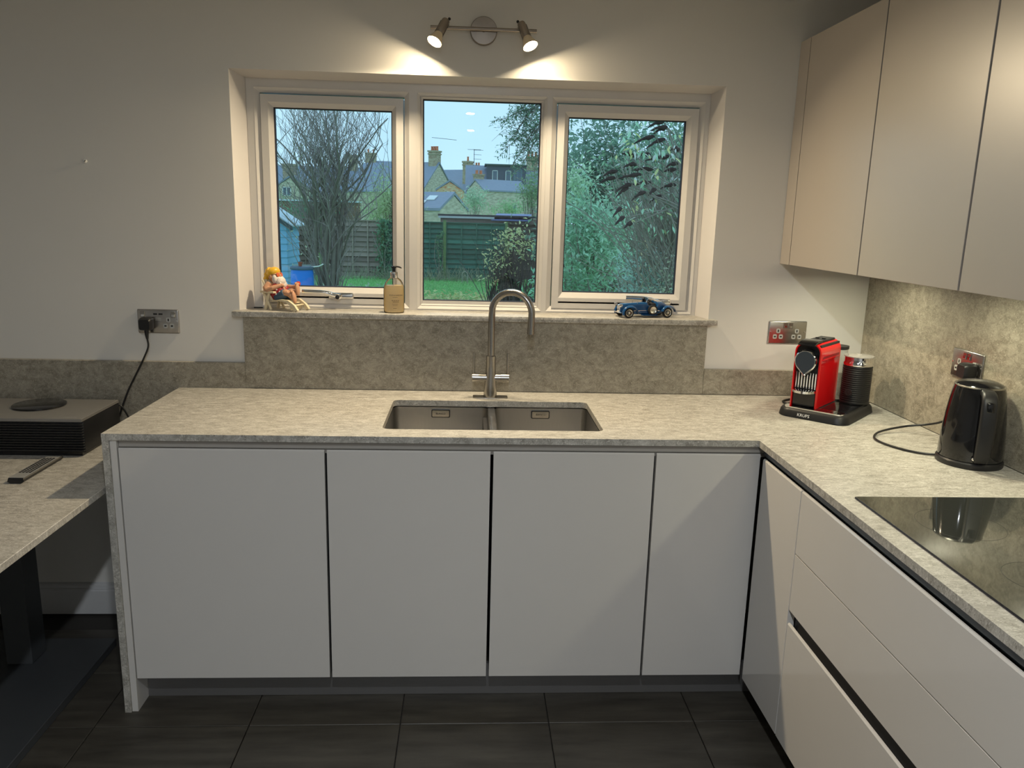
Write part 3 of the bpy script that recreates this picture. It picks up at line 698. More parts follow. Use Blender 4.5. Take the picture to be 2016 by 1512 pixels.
for s in (-1, 1):
    b.tube([(-.005, s*.017, .052), (.026, s*.018, .066), (.034, s*.016, .064)], [.017, .013, .012], 12)
    if s < 0:
        b.tube([(.034, -.016, .064), (.052, -.012, .046)], [.012, .009], 12)
        b.ell((.056, -.013, .050), (.007, .011, .024), rot=Matrix.Rotation(math.radians(-12), 3, 'Y'))
        for k in range(5): b.ell((.050, -.024+k*.0055, .073-abs(k-1)*.0012), (.0035, .003, .0045))
    else:
        b.tube([(.034, .016, .064), (.056, .004, .070)], [.012, .009], 12)
        b.ell((.061, .002, .078), (.007, .011, .024), rot=Matrix.Rotation(math.radians(-8), 3, 'Y'))
        for k in range(5): b.ell((.059, -.009+k*.0055, .101-abs(k-1)*.0012), (.0035, .003, .0045))
sk_ = b.done('body', SKIN, gn, smooth=0)
rm = sk_.modifiers.new('remesh', 'REMESH'); rm.mode = 'VOXEL'; rm.voxel_size = .0016; rm.use_smooth_shade = True
sm = sk_.modifiers.new('smooth', 'SMOOTH'); sm.factor = .5; sm.iterations = 4
# clothing, hat, beard, glasses
b = B(); b.ell((-.042, 0, .134), (.0265, .0255, .020), rot=Matrix.Rotation(math.radians(-30), 3, 'Y')); b.tube(smoothpath([(-.050, 0, .138), (-.064, 0, .128), (-.072, -.004, .112), (-.078, -.008, .100)]), [.019]*5+[.014]*5+[.010]*5+[.007]*4, 14); b.ell((-.079, -.008, .099), (.007, .007, .006))
b.done('hat', HATY, gn, smooth=80)
b = B(); b.ell((-.012, 0, .100), (.016, .022, .022), rot=Matrix.Rotation(math.radians(25), 3, 'Y'))
for s in (-1, 1):
    b.ell((-.024, s*.018, .112), (.010, .009, .017)); b.tube([(-.012, 0, .1165), (-.013, s*.011, .1165), (-.020, s*.022, .112)], [.006, .0055, .003], 8)
for k in range(9): b.tube([(-.004, -.016+k*.004, .104), (.002, -.017+k*.0042, .093), (.003, -.014+k*.0036, .084)], [.003, .003, .0012], 6)
b.done('beard', BEARD, gn, smooth=80)
for s in (-1, 1):
    v = B(); v.ell((-.018, s*.0155, .066), (.031, .0205, .0325), rot=tilt); v = v.done('vest_panel', VEST, gn, smooth=80)
    for dx, dz in ((-.006, .076), (.006, .068), (-.008, .060), (.002, .052), (-.016, .068)):
        B().ell((dx, s*(.0335-abs(dx+.01)*.2), dz), (.0036, .0030, .0036), 10, 6).done('spot', DOT, v, smooth=80)
    b = B(); b.tube([(-.016, s*.016, .047), (.006, s*.018, .056), (.021, s*.0185, .064)], [.019, .0185, .0165], 14); b.done('shorts_leg', JEAN, gn, smooth=60)
    b = B(); b.lathe([(0, 0), (.0075, 0), (.0085, .0015), (.0075, .003), (0, .0035)], c=(-.0160, s*.0095, .1275), mat=basis((.95, s*.12, .25)).to_4x4(), seg=18); b.done('spectacle_lens', LENS, gn)
    B().tube([(-.016, s*.017, .129), (-.034, s*.0245, .127)], .0009, 5).done('spectacle_arm', BLACK, gn)
B().lathe([(.005, 0), (.008, .004), (.009, .012), (.006, .018)], c=(.041, .033, .086), seg=14).done('red_drink', M('red_glass', (.6, .04, .02), .1), gn)
cl = thing('sill_clip', 'tiny dark flat clip lying in the left corner of sill', 'clip', (-.893, .075, 1.197), .1)
B().box(-.016, .016, -.004, .004, 0, .004, .001, 1).done('clip_body', BLACK, cl)
B().box(-.010, .004, -.0025, .0025, .0038, .0052).done('clip_top', GREYP, cl)

# ================================================================== TOY SPORTS CAR
car = thing('toy_car', 'blue vintage open sports car model on the window sill', 'toy car', (.548, .036, 1.1972), math.radians(13))
BLUE = M('blue_enamel', (.008, .065, .19), .16, coat=.6, var=.05); BLUE2 = M('dark_blue_enamel', (.008, .05, .15), .18, coat=.5); RUB = M('tyre_rubber', (.01, .01, .01), .6); CRM = M('wheel_silver', (.70, .68, .60), .25, metal=.9)
def sect(x, w, z0, z1, r):
    return [(x, y, z) for y, z in rrect(-w, w, z0, z1, min(r, w*.9, (z1-z0)*.45), 5)]
b = B(); b.loft([sect(-.094, .010, .016, .044, .006), sect(-.088, .0125, .014, .050, .006), sect(-.06, .016, .012, .0525, .008), sect(-.02, .021, .011, .0555, .009), sect(.012, .0235, .010, .0565, .009), sect(.018, .0235, .010, .044, .006), sect(.052, .0235, .010, .042, .006), sect(.058, .023, .011, .058, .012), sect(.075, .021, .014, .0575, .014), sect(.10, .015, .02, .047, .012), sect(.124, .005, .024, .031, .003)])
b.done('body', BLUE, car, smooth=40)
B().loft([sect(-.0965, .0105, .016, .046, .005), sect(-.0938, .0115, .0155, .048, .005)]).done('radiator_grille', CHROME, car, smooth=30)
for x, y in ((-.070, .038), (-.070, -.038), (.088, .038), (.088, -.038)):
    s = 1 if y > 0 else -1
    wh = B().lathe([(.0125, -.006), (.0165, -.0065), (.0190, -.0045), (.0197, 0), (.0190, .0045), (.0165, .0065), (.0125, .006)], c=(x, y, .0197), mat=basis((0, s, 0)).to_4x4(), seg=28, cap=False).done('tyre', RUB, car)
    B().lathe([(.0105, .003), (.0135, .0065), (.0128, .0072), (.0105, .0055)], c=(x, y, .0197), mat=basis((0, s, 0)).to_4x4(), seg=28, cap=False).done('rim', CRM, wh)
    B().lathe([(0, -.004), (.0125, -.004), (.0125, -.0035), (0, -.0035)], c=(x, y, .0197), mat=basis((0, s, 0)).to_4x4(), seg=20).done('drum', BLACK, wh)
    sp_ = B()
    for k in range(14):
        a = 2*PI*k/14; sp_.tube([(x+.002*math.cos(a), y+s*.006, .0197+.002*math.sin(a)), (x+.0118*math.cos(a+.35), y+s*.004, .0197+.0118*math.sin(a+.35))], .00045, 4)
    sp_.lathe([(0, .004), (.003, .004), (.003, .008), (0, .009)], c=(x, y, .0197), mat=basis((0, s, 0)).to_4x4(), seg=10); sp_.done('wire_spokes', CRM, wh, smooth=0)
    # mudguard: swept arc over the wheel
    b = B(); R = []
    A0, A1 = (200, -6) if x < 0 else (168, 4)
    for i in range(15):
        t = i/14; a = math.radians(A0+(A1-A0)*t); rr = .0235 + (.016*max(0, t-.55)/.45 if x < 0 else .012*max(0, t-.5)/.5)
        wv = .0085*(1-.25*abs(t-.5)); p = Vector((x+rr*math.cos(a), y, .0197+rr*math.sin(a))); n = Vector((math.cos(a), 0, math.sin(a)))
        R.append([p+Vector((0, -wv, 0))-n*.003, p+Vector((0, -wv*.6, 0))+n*.001, p+n*.0028, p+Vector((0, wv*.6, 0))+n*.001, p+Vector((0, wv, 0))-n*.003, p-n*.001])
    b.loft(R); b.done('mudguard', BLUE, car, smooth=60)
for s in (-1, 1):
    wh = B().lathe([(.0125, -.004), (.0165, -.0055), (.0188, -.004), (.0195, 0), (.0188, .004), (.0165, .0055), (.0125, .004)], c=(.030, s*.033, .029), mat=basis((0, s, 0)).to_4x4(), seg=28, cap=False).done('spare_tyre', RUB, car)
    B().lathe([(0, .001), (.0105, .003), (.0135, .0055), (.0128, .0062), (.0105, .0045), (.004, .004), (.003, .008), (0, .008)], c=(.030, s*.033, .029), mat=basis((0, s, 0)).to_4x4(), seg=28, cap=False).done('spare_rim', CRM, wh)
    B().tube([(-.045, s*.024, .026), (.070, s*.026, .026)], .0018, 8).done('exhaust_pipe', CHROME, car)
    B().lathe([(0, -.006), (.006, -.004), (.0075, .003), (.0068, .005), (0, .006)], c=(-.096, s*.024, .045), mat=basis((-1, 0, 0)).to_4x4(), seg=16).done('headlamp', CHROME, car)
    B().tube([(-.03, s*.0215, .052), (-.03, s*.027, .060)], .0012, 6).done('side_lamp', CHROME, car)
    B().box(-.012, .048, s*.029-.010, s*.029+.010, .009, .012).done('running_board', BLUE2, car, smooth=0)
b = B(); b.tube([(.006, -.020, .056), (.016, -.020, .0725), (.016, .020, .0725), (.006, .020, .056)], .0011, 6); ws = b.done('windscreen_frame', CHROME, car)
B().loft([[(.007, -.019, .056), (.007, .019, .056), (.0075, .019, .056), (.0075, -.019, .056)], [(.0157, -.019, .072), (.0157, .019, .072), (.0162, .019, .072), (.0162, -.019, .072)]]).done('windscreen_glass', PANE, ws, smooth=0)
B().box(.030, .050, -.018, .018, .040, .053, .004, 3).done('seat', BLACKM, car)
b = B(); b.tube([(.024+.0*k, .010+.008*math.cos(2*PI*k/16), .058+.008*math.sin(2*PI*k/16)) for k in range(17)], .0011, 6); b.done('steering_wheel', BLACK, car)
B().box(-.1, -.094, -.033, .033, .018, .021, .001, 1).done('front_bumper', CHROME, car)

# ================================================================== LOW STONE TABLE, SPEAKER, REMOTE
tb_ = thing('stone_table', 'low stone-topped table on a dark pedestal beside the worktop', 'table', (-1.60, -.6, 0))
B().box(-1.9, .424, -1.3, .5795, .72, .74, .0015, 1).done('table_top', STONE, tb_, smooth=0)
B().box(-.05, .035, .18, .27, .0305, .7195, .002, 1).done('column', DARKMET, tb_, smooth=0)
B().box(-1.2, .238, -.75, .348, .0005, .030, .002, 1).done('base_plate', DARKMET, tb_, smooth=0)
B().box(-.2, .2, .05, .4, .705, .7195).done('mounting_plate', DARKMET, tb_, smooth=0)
sp = thing('music_speaker', 'black ribbed music speaker with brushed grey top and dial', 'speaker', (-1.66, -.200, .7402))
W2 = .290
B().box(-W2+.012, W2-.012, -.125, .125, 0, .012).done('plinth_foot', BLACKG, sp, smooth=0)
B().box(-W2, W2, -.128, .138, .012, .118, .002, 2).done('cabinet', BLACK, sp)
b = B(); b.box(-W2, W2, -.139, .138, .119, .130, .001, 1); b.done('top_plate', M('brushed_grey_aluminium', (.30, .29, .275), .42, metal=.5, stretch=(1, 30, 1)), sp)
FINM = M('fin_black', (.02, .02, .02), .28)
for k in range(11):
    z = .0185+k*.0089
    b = B(); b.box(-W2+.0005, W2-.0005, -.138, -.127, z, z+.0042, .001, 1); b.done('fin', FINM, sp)
B().lathe([(.0, .130), (.081, .130), (.084, .132), (.084, .1355), (.081, .1375), (0, .1378)], c=(.066, .036, 0), seg=56).done('control_dial', BLACKG, sp, smooth=40)
B().box(-.045, -.020, -.118, -.1165, .1301, .1304).done('printed_mark', M('pale_print', (.5, .5, .48), .5), sp, smooth=0)
B().box(.225, .265, -.118, -.1165, .1301, .1304).done('printed_mark', MATS['pale_print'], sp, smooth=0)
rc = thing('remote_control', 'slim grey remote control lying on the stone table', 'remote', (-1.4455, -.487, .7402))
b = B(); R = []
for y, h in ((-.117, .006), (-.112, .013), (.10, .013), (.117, .008)):
    R.append([(-.016, y, 0.001), (.016, y, .001), (.0235, y, h), (.0225, y, h+.003), (-.0225, y, h+.003), (-.0235, y, h)])
b.loft(R); b.done('case', BLACK, rc, smooth=20)
B().box(-.0225, .0225, -.110, .098, .0158, .0172, .0006, 1).done('face_plate', M('remote_silver', (.40, .40, .39), .4, metal=.4), rc)
for i in range(12):
    for j in range(4):
        x, y = -.0145+j*.0097, -.062+i*.0125
        B().box(x-.0033, x+.0033, y-.004, y+.004, .017, .0186, .0008, 1).done('button', BLACK, rc)
B().box(.0221, .0236, -.115, .115, .0125, .0168).done('silver_edge', STEEL, rc, smooth=0)
# ================================================================== GARDEN
GZ = -.27
LEAF_GAIN = 2.6
def grass_mat():
    return M('lawn_soil_grass', (.16, .40, .11), .9, var=.5, scale=6)
gr = B(); gr.box(-70, 70, .32, 150, GZ-.2, GZ); tag(gr.done('ground', grass_mat(), smooth=0), 'green garden lawn and soil behind the house', kind='structure')
def quads(name, verts, faces, mat, parent=None):
    me = bpy.data.meshes.new(name); me.from_pydata(verts, [], faces); me.update()
    return link(name, me, mat, parent, 0)
def leafmat(name, col, var=.35, rough=.5):
    lum = .3*col[0]+.6*col[1]+.1*col[2]; col = [min(.9, (c*.68+lum*.32)*LEAF_GAIN) for c in col]
    m = bpy.data.materials.new(name); m.use_nodes = True; t = m.node_tree; p = t.nodes['Principled BSDF']
    ge = N(t, 'ShaderNodeNewGeometry'); rp = N(t, 'ShaderNodeValToRGB')
    e = rp.color_ramp.elements; e[0].color = (*[c*(1-var) for c in col], 1); e[1].color = (*[min(1, c*(1+var)) for c in col], 1)
    no = N(t, 'ShaderNodeTexNoise'); no.inputs['Scale'].default_value = 3
    ma = N(t, 'ShaderNodeMath', operation='MULTIPLY_ADD'); ma.inputs[1].default_value = .6; 
    t.links.new(ge.outputs['Random Per Island'], ma.inputs[0])
    m2 = N(t, 'ShaderNodeMath', operation='MULTIPLY'); m2.inputs[1].default_value = .4
    t.links.new(no.outputs['Fac'], m2.inputs[0]); t.links.new(m2.outputs[0], ma.inputs[2])
    t.links.new(ma.outputs[0], rp.inputs[0]); t.links.new(rp.outputs[0], p.inputs['Base Color']); p.inputs['Roughness'].default_value = rough
    tl = N(t, 'ShaderNodeBsdfTranslucent'); ms = N(t, 'ShaderNodeMixShader'); ms.inputs[0].default_value = .4; om = t.nodes['Material Output']
    t.links.new(rp.outputs[0], tl.inputs['Color']); t.links.new(p.outputs[0], ms.inputs[1]); t.links.new(tl.outputs[0], ms.inputs[2]); t.links.new(ms.outputs[0], om.inputs['Surface'])
    return m
def leaf_cloud(name, centers, size, mat, parent, droop=.3, aspect=.42, jitter=.5):
    V, F = [], []
    for c in centers:
        L = size*random.uniform(1-jitter, 1+jitter*.6); W = L*aspect
        a = random.uniform(0, 2*PI); e = random.gauss(-droop, .5)
        d = Vector((math.cos(a)*math.cos(e), math.sin(a)*math.cos(e), math.sin(e)))
        s = d.cross(Vector((random.gauss(0, .4), random.gauss(0, .4), 1))); s = s.normalized() if s.length > 1e-5 else Vector((1, 0, 0))
        n = s.cross(d)*W*.25; c = Vector(c); i = len(V)
        V += [c, c+d*L*.5+s*W*.5+n, c+d*L, c+d*L*.5-s*W*.5+n]; F += [(i, i+1, i+2), (i, i+2, i+3)]
    o = quads(name, [tuple(v) for v in V], F, mat, parent); tag(o, kind='stuff'); return o
def in_ell(c, r, n, shell=.55):
    out = []
    while len(out) < n:
        v = Vector((random.uniform(-1, 1), random.uniform(-1, 1), random.uniform(-1, 1)))
        if v.length > 1 or v.length < .05: continue
        k = shell+(1-shell)*random.random(); v = v.normalized()*(k if random.random() < .8 else random.random())
        out.append(Vector((c[0]+v.x*r[0], c[1]+v.y*r[1], c[2]+v.z*r[2])))
    return out
def clumps(c, r, nclump, per, cr):
    out = []
    for q in in_ell(c, r, nclump, .3):
        out += [q+Vector((random.gauss(0, cr), random.gauss(0, cr), random.gauss(0, cr*.8))) for _ in range(per)]
    return out
def sticks(name, segs, mat, parent=None, seg=4):
    V, F = [], []
    for pts, radii in segs:
        i0 = len(V); up = None; n = len(pts)
        for k, p in enumerate(pts):
            p = Vector(p); d = Vector(pts[min(k+1, n-1)])-Vector(pts[max(k-1, 0)])
            d = d.normalized() if d.length > 1e-9 else Vector((0, 0, 1))
            up = d.orthogonal().normalized() if up is None else (up-d*up.dot(d)).normalized()
            q = d.cross(up)
            for j in range(seg): V.append(tuple(p+(up*math.cos(2*PI*j/seg)+q*math.sin(2*PI*j/seg))*radii[k]))
        for k in range(n-1):
            for j in range(seg): a = i0+k*seg; F.append((a+j, a+(j+1) % seg, a+seg+(j+1) % seg, a+seg+j))
    me = bpy.data.meshes.new(name); me.from_pydata(V, [], F); me.update()
    return link(name, me, mat, parent, 60)
def wander(p, d, L, n, wob, lift=0.0):
    p = Vector(p); d = Vector(d).normalized(); out = [p.copy()]
    for _ in range(n):
        d = (d+Vector((random.gauss(0, wob), random.gauss(0, wob), random.gauss(0, wob)+lift))).normalized()
        p = p+d*(L/n); out.append(p.copy())
    return out
def taper(r0, r1, n): return [r0+(r1-r0)*k/(n-1) for k in range(n)]
BARK = M('grey_bark', (.20, .165, .15), .85, var=.35, scale=9); TWIG = M('twig_bark', (.32, .27, .26), .85, var=.3)
# lawn blades and fallen leaves
V, F = [], []
for _ in range(9000):
    x, y = random.uniform(-3.6, 2.2), random.uniform(12.5, 20); h = random.uniform(.03, .09); a = random.uniform(0, PI); i = len(V)
    dx, dy = .012*math.cos(a), .012*math.sin(a); lx, ly = random.gauss(0, .03), random.gauss(0, .03)
    V += [(x-dx, y-dy, GZ), (x+dx, y+dy, GZ), (x+lx, y+ly, GZ+h)]; F.append((i, i+1, i+2))
gb = quads('lawn_grass', V, F, leafmat('grass_blade', (.07, .26, .05), .4)); tag(gb, 'short green lawn grass in front of the fence', 'grass', kind='stuff')
fl_ = leaf_cloud('fallen_leaves', [(random.uniform(-1.6, .9), random.uniform(12.6, 14.6), GZ+random.uniform(.0, .18)) for _ in range(900)], .14, leafmat('yellow_green_leaf', (.36, .31, .06), .5), None)
tag(fl_, 'low yellow-green leafy plants along the near edge of lawn', 'plants')
wg = []
for _ in range(500):
    x = random.uniform(-3.6, 1.2); wg.append((wander((x, 19.5+random.uniform(-.3, .3), GZ), (random.gauss(0, .3), random.gauss(0, .2), 1), random.uniform(.15, .5), 3, .25), taper(.008, .003, 4)))
wgo = sticks('weed_stems', wg, M('pale_weed', (.30, .32, .22), .8, var=.3)); tag(wgo, 'pale dry weeds along the foot of the fence', 'plants', kind='stuff')

# fence: posts, panels of overlapping boards
def boardmat(name, col):
    m = M(name, col, .85, var=.45, scale=5, stretch=(.5, 1, 8)); t = m.node_tree; oi = N(t, 'ShaderNodeObjectInfo'); ma = N(t, 'ShaderNodeMath', operation='MULTIPLY_ADD'); ma.inputs[1].default_value = .7; ma.inputs[2].default_value = .65
    p = t.nodes['Principled BSDF']; src = p.inputs['Base Color'].links[0].from_socket; vm = N(t, 'ShaderNodeVectorMath', operation='SCALE')
    t.links.new(oi.outputs['Random'], ma.inputs[0]); t.links.new(src, vm.inputs[0]); t.links.new(ma.outputs[0], vm.inputs['Scale']); t.links.new(vm.outputs[0], p.inputs['Base Color'])
    return m
FB = boardmat('weathered_board', (.26, .21, .18)); FG = boardmat('green_board', (.05, .17, .13)); FD = boardmat('dark_board', (.13, .10, .085)); POSTM = M('green_post', (.17, .27, .11), .85, var=.3)
FY, FT = 20.0, 1.33
fn = thing('garden_fence', 'long garden fence of overlapping boards at the end of lawn', 'fence', (-6.16, FY, GZ))
for k, (mat, lab) in enumerate(((FD, 'dark brown panel'), (FB, 'grey weathered panel'), (FG, 'dark green panel'), (FG, 'dark green panel'), (FD, 'dark brown panel'), (FD, 'dark brown panel'))):
    b = B(); x0 = k*1.77
    for x in (.04, .47, .90, 1.33, 1.70): b.box(x0+x, x0+x+.035, -.034, -.013, .04, 1.60)
    b.box(x0+.04, x0+1.74, -.036, .06, 1.602, 1.63)
    t = b.done('fence_panel', mat, fn, smooth=0); t['label'] = lab; bm_ = None
    for j in range(11):
        if bm_ is None:
            b = B(); b.loft([[(.06, -.012, 0), (.06, .02, 0), (.06, .06, .148), (.06, .045, .148)], [(1.72, -.012, 0), (1.72, .02, 0), (1.72, .06, .148), (1.72, .045, .148)]]); s0 = b.done('slat', mat, t, smooth=0); bm_ = s0.data
        else: s0 = bpy.data.objects.new('slat', bm_); COL.objects.link(s0); s0.parent = t
        s0.location = (x0+random.uniform(-.004, .004), random.uniform(-.003, .003), .04+j*.1415)
for k in range(6):
    x = k*1.77+.005
    b = B(); b.box(x-.04, x+.04, -.10, -.02, 0, 1.66, .004, 1); p_ = b.done('post', POSTM, fn, smooth=0); B().box(x-.05, x+.05, -.11, -.01, 1.66, 1.68).done('post_cap', POSTM, p_, smooth=0)
IVY = leafmat('ivy_leaf', (.045, .16, .075), .45)
def ivy(label, x, y, z0, z1, w, n):
    t = thing('ivy', label, 'ivy', (x, y, GZ))
    leaf_cloud('leaves', [(random.gauss(0, w), random.uniform(-.12, 0), random.uniform(z0-GZ, z1-GZ)) for _ in range(n)], .085, IVY, t, .6, .8)
    sticks('stem', [(wander((random.gauss(0, w*.3), -.06, 0), (0, 0, 1), z1-GZ-.1, 8, .12), taper(.012, .004, 9)) for _ in range(4)], TWIG, t)
ivy('ivy climbing the fence post between weathered and green panels', -2.56, FY-.09, GZ, 1.42, .12, 700)
ivy('thin ivy on the left of the mossy fence post', -.98, FY-.09, GZ, 1.1, .06, 160)
# wire hoop and curved pipe
h = thing('garden_hoop', 'small wire hoop standing on the lawn by the fence', 'hoop', (-.24, 18.6, GZ))
B().tube([(-.08, 0, 0), (-.08, 0, .22), (-.06, 0, .30), (0, 0, .34), (.06, 0, .30), (.08, 0, .22), (.08, 0, 0)], .010, 6).done('hoop_wire', M('pale_wire', (.4, .38, .33), .5), h)
B().tube([(-.05, .02, 0), (-.05, .02, .18), (0, .02, .24), (.05, .02, .18), (.05, .02, 0)], .008, 6).done('inner_wire', MATS['pale_wire'], h)
h = thing('curved_pipe', 'curved grey pipe leaning in the shrub by the lawn', 'pipe', (.33, 13.6, GZ))
pp = smoothpath([(0, 0, 0), (.0, 0, .12), (.03, 0, .25), (.09, 0, .40), (.14, .02, .50)], 5)
B().tube(pp[:13], .028, 10).done('lower_pipe', M('grey_pipe', (.22, .24, .28), .4), h); B().tube(pp[12:], .022, 10).done('tip', M('tan_wood', (.38, .27, .12), .7), h)

# blue shed
sh = thing('garden_shed', 'small pale blue weatherboard shed at the left of garden', 'shed', (-4.35, 13.4, GZ))
SHB = M('pale_blue_paint', (.26, .56, .85), .6, var=.12, scale=5, stretch=(1, 1, 10)); FELT = M('roof_felt', (.62, .72, .80), .8, var=.1)
B().box(-.62, .62, -.48, .58, 0, 1.58).done('core_wall', SHB, sh, smooth=0)
for k in range(12):
    z = k*.132
    b = B(); b.loft([[(.62, y, z), (.652, y, z), (.63, y, z+.138), (.62, y, z+.138)] for y in (-.50, .60)]); b.done('weatherboard', SHB, sh, smooth=0)
    b = B(); b.loft([[(x, -.48, z), (x, -.512, z), (x, -.49, z+.138), (x, -.48, z+.138)] for x in (-.64, .64)]); b.done('weatherboard', SHB, sh, smooth=0)
b = B(); b.prism([(-.62, 1.58), (.62, 1.58), (0, 1.98)], -.48, .58, 'xz'); b.done('gable', SHB, sh, smooth=0)
for s in (-1, 1):
    b = B(); b.prism([(0, 2.02), (s*.78, 1.525), (s*.78, 1.555), (0, 2.055)], -.60, .68, 'xz'); b.done('roof_slope', FELT, sh, smooth=0)
    b = B(); b.prism([(0, 1.94), (s*.78, 1.44), (s*.78, 1.53), (0, 2.03)], -.615, -.60, 'xz'); b.done('bargeboard', M('dark_barge', (.06, .09, .11), .6), sh, smooth=0)
# barrel, pot, crate
bl = thing('water_barrel', 'bright blue plastic water barrel beside the shed', 'barrel', (-3.138, 11.500, 0.394)); bl.location.z = GZ
B().lathe([(0, 0), (.185, 0), (.2, .03), (.207, .2), (.205, .45), (.212, .47), (.212, .50), (.205, .52), (.2, .74), (.185, .80), (.15, .83), (0, .83)], seg=32).done('drum', M('blue_barrel', (.0, .20, .78), .4, var=.12, scale=3), bl)
B().lathe([(.205, .80), (.21, .81), (.21, .835), (.2, .85), (0, .855)], seg=32, cap=False).done('lid', M('barrel_lid', (.08, .13, .20), .5), bl)
B().tube([(.16, 0, .84), (.30, .02, .86), (.38, .03, .90)], .012, 8).done('filler_pipe', WHITEP, bl)
pt = thing('plant_pot', 'small terracotta pot standing on the blue barrel', 'plant pot', (-3.168, 11.500, 0.612)); pt.location.z = GZ+.856
B().lathe([(0, 0), (.028, 0), (.038, .055), (.042, .056), (.042, .07), (.036, .07), (.034, .06), (0, .058)], seg=20).done('pot', M('terracotta', (.38, .10, .05), .8), pt)
cr = thing('slatted_crate', 'grey slatted crate behind the blue barrel', 'crate', (-3.271, 12.300, 0.561)); cr.location.z = GZ+.58
for k in range(7): B().box(-.22, .20, -.01, .01, .02+k*.035, .042+k*.035).done('slat', M('crate_grey', (.42, .50, .50), .6), cr, smooth=0)
for x in (-.22, .19): B().box(x, x+.02, .012, .03, -.58, .27).done('upright', MATS['crate_grey'], cr, smooth=0)

# bare multi-stem tree
tr = thing('bare_tree', 'large bare multi-stemmed tree in front of the left pane', 'tree', (-2.729, 12.000, 0.222)); tr.location.z = GZ
trunk, shoots, twigs = [], [], []
random.seed(21)
for k in range(5):
    a = 2*PI*k/5+random.uniform(-.2, .2); sp_ = random.uniform(.10, .22)
    pts = wander((.10*math.cos(a), .10*math.sin(a), 0), (sp_*math.cos(a), sp_*math.sin(a), 1), random.uniform(2.2, 3.1), 10, .065)
    r = random.uniform(.034, .052); trunk.append((pts, taper(r, r*.5, 11)))
    for m in range(7):
        i = random.randint(3, 9); b_ = random.uniform(0, 2*PI); o_ = random.uniform(.45, 1.0)
        br = wander(pts[i], (o_*math.cos(b_), o_*math.sin(b_)*.7, 1), random.uniform(.9, 1.7), 7, .13, .03); trunk.append((br, taper(.020, .008, 8)))
        for u in range(8):
            s = wander(br[random.randint(1, 7)], (random.gauss(0, .5), random.gauss(0, .4), 1), random.uniform(.6, 1.7), 6, .11, .04); shoots.append((s, taper(.0085, .003, 7)))
            for v in range(4): twigs.append((wander(s[random.randint(1, 5)], (random.gauss(0, .6), random.gauss(0, .5), .9), random.uniform(.25, .8), 4, .13, .04), taper(.0042, .002, 5)))
for k in range(55):
    a = random.uniform(0, 2*PI); rr = random.uniform(0, .3); sp_ = random.uniform(.05, .65)
    twigs.append((wander((rr*math.cos(a), rr*math.sin(a), random.uniform(0, .4)), (sp_*math.cos(a), sp_*math.sin(a), 1), random.uniform(.8, 2.0), 6, .13), taper(.009, .003, 7)))
for x, z1 in ((-.30, 3.0), (.16, 2.95)): trunk.append((wander((x*.3, -.1, .2), (x*.34, 0, 1.0), z1-.2, 9, .10), taper(.045, .034, 10)))
shoots = [q for q in shoots if max(p.x for p in q[0]) < 1.12]; twigs = [q for q in twigs if max(p.x for p in q[0]) < 1.12]
sticks('stems', trunk, BARK, tr, 7); tag(sticks('shoots', shoots, TWIG, tr, 4), kind='stuff'); tag(sticks('twigs', twigs, TWIG, tr, 3), kind='stuff')
leaf_cloud('last_leaves', [(random.uniform(-.7, .0), random.uniform(-.3, .3), random.uniform(.4, 1.5)) for _ in range(40)]+[(-.42+random.gauss(0, .03), -.2, 2.55+random.uniform(0, .5)) for _ in range(30)], .07, leafmat('pale_leaf', (.28, .40, .16), .3), tr, .5, .5)
leaf_cloud('undergrowth', [(random.uniform(-.8, 1.3), random.uniform(-.4, .6), random.uniform(.0, .5)) for _ in range(700)], .10, leafmat('grey_green_leaf', (.20, .26, .18), .5), tr, .1, .35)

def bush(name, label, cat, loc, rad, n, size, col, var=.4, stems=14, group=None, aspect=.42, stemcol=None, dens=None, droop=.3):
    t = thing(name, label, cat, (loc[0], loc[1], GZ), group=group)
    c = (0, 0, loc[2]-GZ)
    leaf_cloud('foliage', dens(c) if dens else clumps(c, rad, max(8, n//30), 30, size*1.5), size, leafmat(name+'_leaf', col, var), t, droop, aspect)
    S = []
    for _ in range(stems):
        e = in_ell(c, rad, 1, .4)[0]; p0 = Vector((random.gauss(0, rad[0]*.12), random.gauss(0, rad[1]*.12), 0))
        n_ = 6; pts = [p0.lerp(e, k/n_)+Vector((random.gauss(0, .03), random.gauss(0, .03), .12*math.sin(PI*k/n_)*rad[2])) for k in range(n_+1)]
        S.append((pts, taper(.02, .006, n_+1)))
    sticks('stems', S, stemcol or BARK, t, 5)
    return t
# shrubs and trees of the garden, each its own plant
rs = bush('deciduous_shrub', 'dark twiggy shrub with yellow-green leaves in the middle pane', 'shrub', (.60, 12.2, .75), (.50, .4, .72), 480, .085, (.42, .46, .04), .45, 50, aspect=.55, stemcol=M('purple_stem', (.085, .065, .07), .8))
S = []
for _ in range(130):
    x = random.uniform(-.35, .55); S.append((wander((x, random.uniform(-.2, .25), 0), (random.gauss(0, .18), random.gauss(0, .15), 1), random.uniform(.7, 1.75), 7, .10), taper(.012, .003, 8)))
tag(sticks('fine_stems', S, MATS['purple_stem'], rs, 4), kind='stuff')
bush('evergreen_shrub', 'low blue-green shrub at the bottom right of the middle pane', 'shrub', (.98, 8.2, .45), (.30, .3, .45), 500, .085, (.10, .28, .17), .5)
bush('leafy_shrub', 'tall bright green leafy shrub in the right pane', 'shrub', (1.62, 8.4, 1.25), (.66, .55, .80), 3800, .095, (.13, .30, .17), .55, 16, droop=.5)
bush('leafy_shrub', 'narrow green top of shrub rising above the leafy shrub', 'shrub', (1.46, 8.9, 2.02), (.20, .2, .42), 600, .09, (.19, .40, .17), .4, 6, droop=.5)
bush('low_ivy_shrub', 'dark ivy-like shrub low in the left of right pane', 'shrub', (1.22, 7.2, .55), (.40, .35, .45), 900, .085, (.05, .17, .075), .5)
